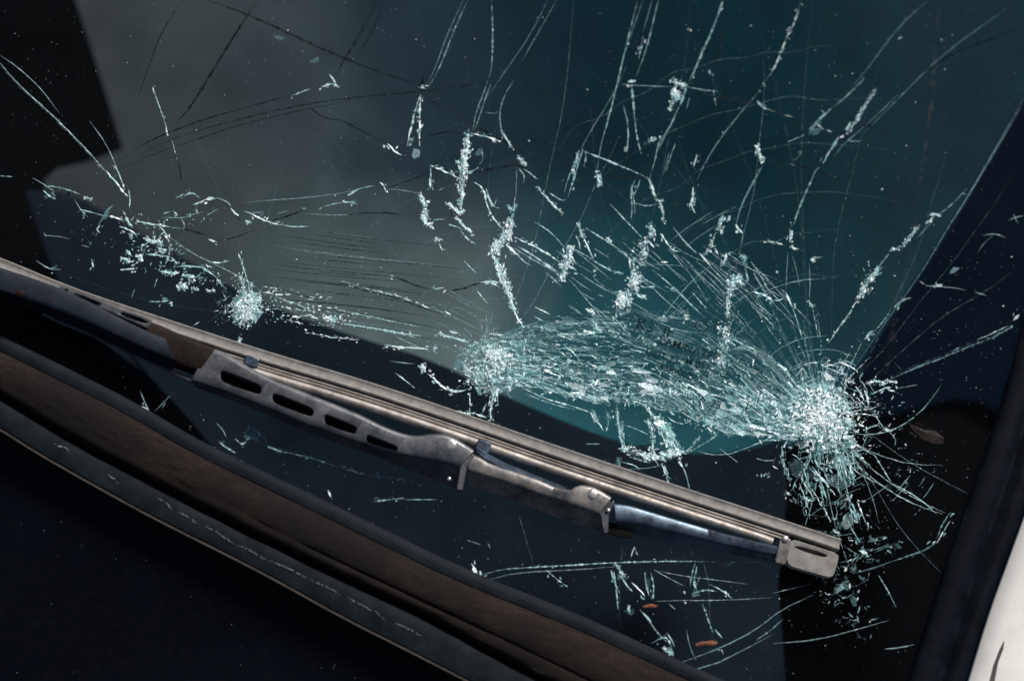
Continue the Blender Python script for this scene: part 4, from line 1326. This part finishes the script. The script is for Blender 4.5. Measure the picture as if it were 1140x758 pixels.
# ---- larger loose flakes one can pick out
flakes = [(750, 103, 8, 13, 100, 'W'), (812, 243, 5, 9, 120, 'W'), (908, 147, 9, 14, 140, 'T'), (283, 488, 22, 12, 20, 'F'), (311, 42, 20, 6, 12, 'F'), (352, 67, 16, 7, -20, 'F'),
          (581, 181, 6, 12, 60, 'W'), (697, 165, 9, 6, 110, 'F'), (718, 160, 6, 4, 0, 'T'), (463, 172, 12, 14, 90, 'F'), (533, 170, 9, 11, 90, 'T'), (829, 288, 8, 12, 80, 'T'), (1062, 301, 14, 7, -25, 'T'),
          (690, 514, 10, 20, 100, 'F'), (748, 484, 10, 22, 65, 'T'), (552, 425, 14, 8, 20, 'T'), (568, 432, 12, 9, -30, 'F'), (552, 398, 9, 12, 60, 'W'), (775, 660, 10, 8, 0, 'T'), (746, 724, 11, 8, 50, 'T'),
          (944, 142, 5, 14, 125, 'T'), (850, 118, 9, 6, 30, 'F'), (190, 303, 14, 6, 5, 'T'), (157, 287, 6, 9, 70, 'W'), (178, 272, 10, 6, 30, 'T'), (206, 319, 8, 7, 30, 'W'), (210, 308, 9, 7, 20, 'T'),
          (662, 461, 5, 14, 60, 'T'), (677, 464, 6, 12, 100, 'T'), (690, 478, 7, 26, 85, 'T'), (741, 482, 8, 20, 60, 'T'), (711, 505, 14, 6, 10, 'W'), (735, 510, 14, 7, 0, 'W'), (790, 470, 16, 7, 20, 'T'),
          (812, 482, 20, 8, 10, 'T'), (770, 458, 18, 6, 25, 'T'), (755, 445, 16, 6, 28, 'T'), (886, 512, 8, 14, 75, 'T'), (905, 540, 7, 18, 70, 'F'), (935, 548, 7, 18, 62, 'T'), (957, 600, 16, 8, -12, 'F'),
          (935, 655, 14, 10, -30, 'F'), (950, 668, 9, 14, 70, 'T'), (974, 602, 18, 8, 0, 'F'), (936, 585, 8, 12, 120, 'T'), (702, 680, 9, 12, 90, 'F'), (690, 640, 8, 12, 80, 'T'), (721, 648, 6, 20, 88, 'F'),
          (372, 356, 10, 8, 0, 'T'), (60, 216, 12, 6, 40, 'F'), (118, 240, 6, 18, 120, 'F'), (705, 313, 10, 11, 0, 'W'), (692, 333, 10, 12, 40, 'W'), (713, 329, 11, 5, 12, 'T')]
for x, y, a, b, ang, mt in flakes:
    k = random.choice((3, 4, 4, 5)); vs = []; t0 = random.random(); gx_, gy_ = random.gauss(0, 0.35), random.gauss(0, 0.35); z0 = random.uniform(-0.003, -0.0006)
    for i in range(k):
        t = 6.283 * (i + t0 + random.uniform(-0.3, 0.3)) / k; r = random.uniform(0.65, 1.2)
        u, v = math.cos(t) * a * 0.5 * r, math.sin(t) * b * 0.5 * r
        if ang != 90: u, v = (math.cos(t) * max(a, b) * 0.5 * r, math.sin(t) * min(a, b) * 0.5 * r)
        A = R(ang); dx, dy = u * math.cos(A) - v * math.sin(A), u * math.sin(A) + v * math.cos(A)
        vs.append(P(x + dx, y + dy, z0 + (dx * gx_ + dy * gy_) * PXM))
    lo = [v - Vector((0, 0, 0.0005)) for v in vs]; mb = MB()
    mb.add(vs + lo, [list(range(k)), [k + i for i in range(k)][::-1]] + [[i, k + i, k + (i + 1) % k, (i + 1) % k] for i in range(k)])
    mb.build('glass_flake', M['F' if (mt == 'T' and (y > 500 or random.random() < 0.4)) else mt], ws)

def interp(pl, v, a, b):
    for p, q in zip(pl, pl[1:]):
        if p[a] <= v <= q[a]: return p[b] + (q[b] - p[b]) * (v - p[a]) / (q[a] - p[a])
    return 9999
def yE1(x): return interp(E1, x, 0, 1)
def xS1(y): return interp(S1, y, 1, 0)
# ---- dust, grit and glass powder on the glass
mb = MB()
for _ in range(6000):
    x, y = random.uniform(-10, 1150), random.uniform(-10, 768)
    if y > yE1(x) - 8 or x > xS1(y) - 4: continue
    d = 0.22 + 0.5 * mnoise.noise((x * 0.006, y * 0.006, 3)) + 0.9 * max(0, mnoise.noise((x * 0.03, y * 0.03, 7))) + 0.5 * math.exp(-((y - 400) / 150) ** 2) * (x > 350) + (0.15 if x > 640 else 0)
    if random.random() > d: continue
    r = 0.000115 * random.lognormvariate(0, 0.45)
    if random.random() < 0.010: r *= 2.2
    speck(mb, x, y, 0.0003, min(r, 0.0007), 0)
for (x, y, r) in ((769, 34, 3), (836, 29, 2.2), (1048, 44, 2.2), (982, 211, 3), (865, 303, 3), (762, 659, 4.2), (763, 671, 3), (589, 157, 2.4), (843, 529, 2), (797, 515, 2.2), (1008, 495, 3), (94, 220, 3), (1117, 341, 2.6), (1126, 286, 2.4), (275, 366, 2.2), (330, 289, 2.2), (654, 100, 2), (463, 44, 2), (930, 85, 1.8), (949, 82, 1.8), (1003, 42, 2.2), (373, 218, 2), (766, 33, 2.5)):
    speck(mb, x, y, 0.0004, r * 0.00023, 0)
mb.build('glass_dust', M['A'], ws, kind='stuff')
# sap and dirt film running down the right side
mb = MB()
pts = [(1046, 0), (1040, 60), (1034, 130), (1026, 190), (1018, 240), (1012, 285), (1000, 330), (992, 375), (984, 420)]
ribbon(mb, pts, 9, 0, jit=0.6, gap=0.0, taper=False, step=5)
mb.v = [Vector((v.x, v.y, 0.0004)) for v in mb.v]
o = mb.build('dirt_film', M['streak'], ws); o['label'] = 'brown dirt run down the right of the glass'

mb = MB()
for x0, y0, x1, y1 in SCU:
    ribbon(mb, [(x0, y0), ((x0 + x1) / 2 + 1, (y0 + y1) / 2 - 1), (x1, y1)], random.uniform(0.5, 1.1), 0, jit=0.8, gap=0.22, lift=0.0019, step=1.8)
mb.build('scuff_marks', M['scuff'], moul, kind='stuff')
mb = MB()
for _ in range(420):   # dust on the bonnet, lying on its own surface
    k = random.randrange(0, K - 1); i = random.randrange(0, n_bon); q = BON[k][i].lerp(BON[k + 1][i], random.random()); r = 0.0001 * random.lognormvariate(0, 0.5)
    c = q + Vector((random.uniform(-.002, .002), 0, 0.0002)); m_ = random.choice((4, 5))
    mb.add([c + Vector((math.cos(t * 6.283 / m_) * r, math.sin(t * 6.283 / m_) * r, 0)) for t in range(m_)], [list(range(m_))])
mb.build('dust', M['scuff'], bon, kind='stuff')
# ================================================================== LOOSE BITS ON THE GLASS
def bit(name, label, px, mat, z=0.0006, th=0.0005, group=None, cat='leaf'):
    mx_, my_ = sum(p[0] for p in px) / len(px), sum(p[1] for p in px) / len(px)
    if cat == 'leaf': px = [(mx_ + (x - mx_) * 0.85 + random.uniform(-.8, .8), my_ + (y - my_) * 0.7 + random.uniform(-.5, .5)) for x, y in px]
    c = P(sum(p[0] for p in px) / len(px), sum(p[1] for p in px) / len(px), z)
    root = thing(name, label, cat, c, group)
    n = len(px); mb = MB(); cx = sum(p[0] for p in px) / n; cy = sum(p[1] for p in px) / n
    top = [P(x, y, z + th * random.uniform(0.4, 1.4)) for x, y in px] + [P(cx, cy, z + th * 2.2)]
    bot = [P(x, y, z) for x, y in px]
    mb.add(top + bot, [[i, (i + 1) % n, n] for i in range(n)] + [[n + 1 + i for i in range(n)][::-1]] + [[i, n + 1 + i, n + 1 + (i + 1) % n, (i + 1) % n] for i in range(n)])
    mb.build('blade' if cat == 'leaf' else 'shell', M[mat], root); 
    sm = MB(); a, b = px[0], px[n // 2]
    ribbon(sm, [a, ((a[0] + b[0]) / 2, (a[1] + b[1]) / 2 + 0.5), b], 0.8, 0, jit=0.1, gap=0, step=3)
    sm.v = [Vector((v.x, v.y, z + th * 2.3)) for v in sm.v]; sm.build('midrib', M['husk'], root)
bit('leaf_fragment', 'rust orange dry leaf scrap lying low on the glass, nearer the bottom edge', [(771, 717), (778, 713), (787, 713), (794, 711), (801, 713), (800, 717), (792, 719), (782, 720), (774, 720)], 'leaf')
bit('leaf_fragment', 'thin orange dry leaf scrap beside the splintered glass left of the wiper tip', [(713, 675), (720, 672), (727, 671), (735, 673), (732, 676), (724, 677), (716, 677)], 'leaf')
bit('seed_husk', 'translucent brown husk on the black corner right of the biggest impact', [(1009, 468), (1017, 473), (1028, 478), (1042, 480), (1051, 487), (1050, 494), (1040, 494), (1026, 489), (1018, 481)], 'husk', cat='husk')

# ================================================================== WINDSCREEN WIPER
wi = thing('windscreen_wiper', 'old grey steel windscreen wiper with slotted bridge lying across the shattered glass', 'wiper', P(500, 500, 0))
BL = [(-60, 268), (0, 288), (80, 322), (170, 352), (300, 394), (400, 423), (500, 456), (620, 498), (760, 544), (850, 573), (934, 601)]
# BL is the far edge; going along +x the left side of the path is the far side, so profiles run to negative v
def rect(v0, v1, h0, h1, ch=0.0004):
    return [(v0, h0), (v0, h1 - ch), (v0 + ch * (1 if v1 > v0 else -1), h1), (v1 - ch * (1 if v1 > v0 else -1), h1), (v1, h1 - ch), (v1, h0)]
strip = sweep(BL, 0.0016, [(0, 0), (0, 0.0024), (-0.0003, 0.0029), (-0.0008, 0.0030), (-0.0014, 0.0026), (-0.0030, 0.0026), (-0.0042, 0.0031), (-0.0050, 0.0044), (-0.0056, 0.0048), (-0.0062, 0.0045), (-0.0066, 0.0034), (-0.0066, 0)], n=150)
o = fixn(strip.build('rubber_blade', M['rubber'], wi), 35)
lipb = sweep(BL, 0.0, [(-0.004, 0.0001), (-0.0047, 0.0017), (-0.0056, 0.0017), (-0.0052, 0.0001)], n=100)
fixn(lipb.build('wiping_lip', M['black_rubber'], o), 35)
BR = BL[:-1] + [(868, 580)]
r1 = sweep(BL[:-1] + [(880, 583)], 0.0030, [(-0.0070, 0), (-0.0070, 0.0016), (-0.0074, 0.0020), (-0.0081, 0.0020), (-0.0084, 0.0016), (-0.0084, 0)], n=120)
fixn(r1.build('spring_rail', M['rail'], wi), 35)
r2 = sweep(BL[:-1] + [(876, 582)], 0.0030, [(-0.0088, 0), (-0.0088, 0.0019), (-0.0091, 0.0023), (-0.0097, 0.0023), (-0.0100, 0.0019), (-0.0100, 0)], n=120)
fixn(r2.build('spring_rail', M['rail'], wi), 35)
tube = [( -0.0123 + 0.0022 * math.cos(t * math.pi / 8), 0.0024 + 0.0022 * math.sin(t * math.pi / 8)) for t in range(16)]
r3 = sweep(BL[:-1] + [(866, 579)], 0.0016, tube, n=130)
fixn(r3.build('rail_tube', M['rail'], wi), 60)
und = sweep(BL[:-1] + [(868, 579)], 0.0012, rect(-0.0064, -0.0128, 0, 0.0018), n=100)
fixn(und.build('rail_bed', M['groove'], wi), 35)
# black dot on the tube
rivet('pin_hole', 598, 523, 0.0057, 0.0011, 0.0003, wi, 'groove')
# end cap
cap_px = [(880, 599), (905, 607), (934, 616), (932, 628), (928, 641), (922, 642.5), (900, 636), (878, 629.5), (875, 618)]
cap = prism(rounded(cap_px, 0.2, 1), 0.0012, 0.0060, 0.03).build('end_cap', M['rubber'], wi); fixn(cap, 30)
slot = prism(rounded([(884, 606.5), (904, 611), (921, 617), (921, 620), (912, 619), (886, 610.5)], 0.3, 1), 0.0025, 0.0062).build('cutter', M['groove'], wi)
low = prism([(872, 612), (890, 616), (900, 624), (920, 627), (936, 626), (940, 660), (860, 650)], 0.0058, 0.0078).build('cutter', M['groove'], wi)
bpy.data.objects.remove(low, do_unlink=True); cut(cap, [slot]); bevel(cap, 0.0007, 3)

def member(U, F_, B, zt, zb, name, mat, n=70, zu=None, round_=0.0012, parent=None):
    """pressed channel: far edge U, fold F_, near foot B (pixel lines at their own heights)"""
    ztf = zt if callable(zt) else (lambda t: zt)
    q = lambda k: (lambda t: ztf(t) - k)
    lines = [(mid(U, U, 0), zb), (mid(U, U, 0), q(0.0012)), (mid(U, F_, 0.05), q(0.0004)), (mid(U, F_, 0.15), q(0.0)), (mid(U, F_, 0.80), q(0.0)), (mid(U, F_, 0.93), q(0.0003)), (mid(F_, B, 0.06), q(0.0011)), (mid(F_, B, 0.16), q(0.0022)), (B, zb), (mid(U, B, 0.8), zb), (mid(U, B, 0.2), zb)]
    m = loft_lines(lines, n=n, closed=True, smooth_it=1)
    return fixn(m.build(name, M[mat], parent or wi), 32)
# --- wiper arm at the far left
arm = member([(-70, 270), (0, 298), (40, 311), (75, 324), (100, 336), (130, 352), (158, 366), (184, 377)], [(-70, 296), (0, 324), (50, 340), (95, 357), (130, 374), (165, 390), (196, 402)],
             [(-70, 304), (0, 332), (50, 349), (95, 368), (130, 386), (165, 402), (192, 412)], lambda t: 0.0185 - 0.003 * t, 0.008, 'arm', 'arm')
ch = member([(150, 352), (178, 362), (205, 374), (240, 388)], [(140, 378), (165, 392), (195, 404), (222, 413)], [(140, 386), (165, 398), (195, 410), (218, 418)], 0.0118, 0.0055, 'arm_channel', 'channel', n=30)
rod = sweep([(50, 352), (69, 362), (110, 378), (150, 397), (190, 416), (216, 428)], 0.0045, [(0.0011 * math.cos(t * math.pi / 6), 0.0011 + 0.0011 * math.sin(t * math.pi / 6)) for t in range(12)], n=50)
fixn(rod.build('arm_rod', M['bridge'], wi), 60)
rivet('screw', 23, 327, 0.0186, 0.0022, 0.0012, arm, 'channel')
# hook piece with slots, in lighter steel for the highlight along the arm
hook = member([(68, 318), (90, 326), (130, 342), (170, 356)], [(62, 324), (85, 333), (125, 349), (164, 366)], [(62, 326), (85, 335), (125, 352), (163, 369)], 0.0135, 0.006, 'arm_hook', 'bridge', n=30)
ct = []
for (x, y) in ((97, 332), (150, 352)):
    ct.append(prism(rounded([(x - 15, y - 6), (x + 15, y + 5.0), (x + 13, y + 9), (x - 16, y - 1)], 0.25, 1), 0.010, 0.0138).build('cutter', M['groove'], wi))
cut(hook, ct)
rivet('screw', 74, 323, 0.0136, 0.0010, 0.0006, hook, 'groove')
# --- primary bridge with four slots
U1 = [(232, 386), (245, 390), (257, 396), (282, 411), (305, 423), (358, 444), (400, 461), (430, 476), (455, 485), (470, 486), (478, 483), (486, 481), (505, 486), (528, 501)]
F1 = [(214, 422), (235, 428), (262, 438), (300, 453), (340, 470), (380, 484), (420, 498), (450, 506), (480, 509), (497, 512), (513, 517)]
B1 = [(216, 430), (240, 440), (262, 447), (300, 463), (340, 480), (380, 495), (420, 508), (450, 521), (480, 532), (495, 539), (507, 544)]
br = member(U1, F1, B1, lambda t: 0.0115 + 0.0018 * math.sin(t * 3.1), 0.0015, 'bridge', 'bridge', n=120)
ct = []
for (a, b, c, d) in (((245, 409), (292, 428), (290, 440), (245, 424)), ((303, 435), (350, 454), (348, 465), (303, 448)), ((361, 459), (398, 474), (396, 484), (361, 472)), ((408, 482), (444, 496), (442, 504), (408, 493))):
    ct.append(prism(rounded([a, b, c, d], 00.14, 2), 0.0, 0.0136).build('cutter', M['groove'], wi))
cut(br, ct); bevel(br, 0.00035, 2)
rivet('rivet', 502, 495, 0.0116, 0.0029, 0.0009, br)
rivet('rivet', 500, 533, 0.0082, 0.0010, 0.0008, br)
# black slab added for the shade inside the channel, seen through the slots
dk = loft_lines([(mid(U1, F1, 0.25), 0.0035), (mid(U1, F1, 0.9), 0.0035), (mid(U1, F1, 0.9), 0.0022), (mid(U1, F1, 0.25), 0.0022)], n=40, closed=True)
dk.build('bridge_core', M['groove'], br)
cl = prism([(513, 516), (521, 509), (527, 504), (528, 508), (520, 519), (515, 546), (508, 545)], 0.003, 0.0104, 0.0).build('hinge_clip', M['bridge'], wi); fixn(cl, 30); bevel(cl, 0.0005)
# --- secondary yoke
U2 = [(524, 505), (533, 508), (545, 516), (570, 524), (600, 534), (620, 543), (634, 546), (641, 541), (650, 539), (664, 543), (681, 553)]
F2 = [(521, 523), (540, 529), (570, 538), (600, 549), (630, 558), (650, 564), (667, 571)]
B2 = [(522, 541), (540, 546), (570, 556), (600, 569), (630, 579), (650, 586), (673, 592)]
y2 = member(U2, F2, B2, lambda t: 0.0098 + 0.001 * math.sin(t * 3.1), 0.0012, 'yoke', 'yoke', n=90)
rivet('rivet', 660, 550, 0.0098, 0.0028, 0.0011, y2)
cl = prism([(668, 571), (677, 562), (683, 556), (685, 560), (678, 571), (677, 593), (672, 594)], 0.003, 0.0092).build('hinge_clip', M['bridge'], wi); fixn(cl, 30); bevel(cl, 0.0005)
rivet('rivet', 677, 568, 0.0094, 0.0011, 0.001, wi)
# inner strip leading from the first claw
st = member([(533, 498), (540, 503), (560, 514), (590, 526), (615, 536), (632, 543)], [(530, 504), (538, 511), (556, 520), (590, 533), (612, 541), (628, 548)], [(530, 505), (538, 512), (556, 522), (590, 535), (612, 543), (628, 550)], 0.0078, 0.004, 'claw_arm', 'blue_steel', n=40)
# --- tertiary yoke, blue steel
y3 = member([(684, 560), (700, 562), (750, 577), (800, 592), (840, 602), (866, 608)], [(686, 580), (700, 581), (750, 592), (800, 604), (840, 613), (866, 618)], [(688, 590), (702, 594), (760, 606), (800, 614), (840, 622), (868, 627)], lambda t: 0.0088 - 0.0012 * t, 0.003, 'yoke', 'blue_steel', n=70)
fb = prism([(676, 580), (706, 588), (704, 598), (690, 597), (676, 592)], 0.001, 0.0045).build('hinge_foot', M['groove'], wi)
# claws gripping the rails
def claw(x, y, w_, h_, z, ang, mat='arm', name='claw'):
    A = R(ang); q = []
    for u, v in ((-w_, -h_), (w_, -h_), (w_, h_), (-w_, h_)): q.append((x + u * math.cos(A) - v * math.sin(A), y + u * math.sin(A) + v * math.cos(A)))
    o = prism(rounded(q, 0.12, 1), 0.0028, z).build(name, M[mat], wi); fixn(o, 30); bevel(o, 0.0006, 3); return o
claw(280, 402, 8, 5.5, 0.0066, 20, 'blue_steel')
claw(538, 497, 8, 7, 0.0072, 20, 'blue_steel')
k = claw(872, 613, 6.5, 15, 0.0086, 14, 'yoke')
rivet('rivet', 874, 600, 0.0086, 0.0016, 0.0012, k)
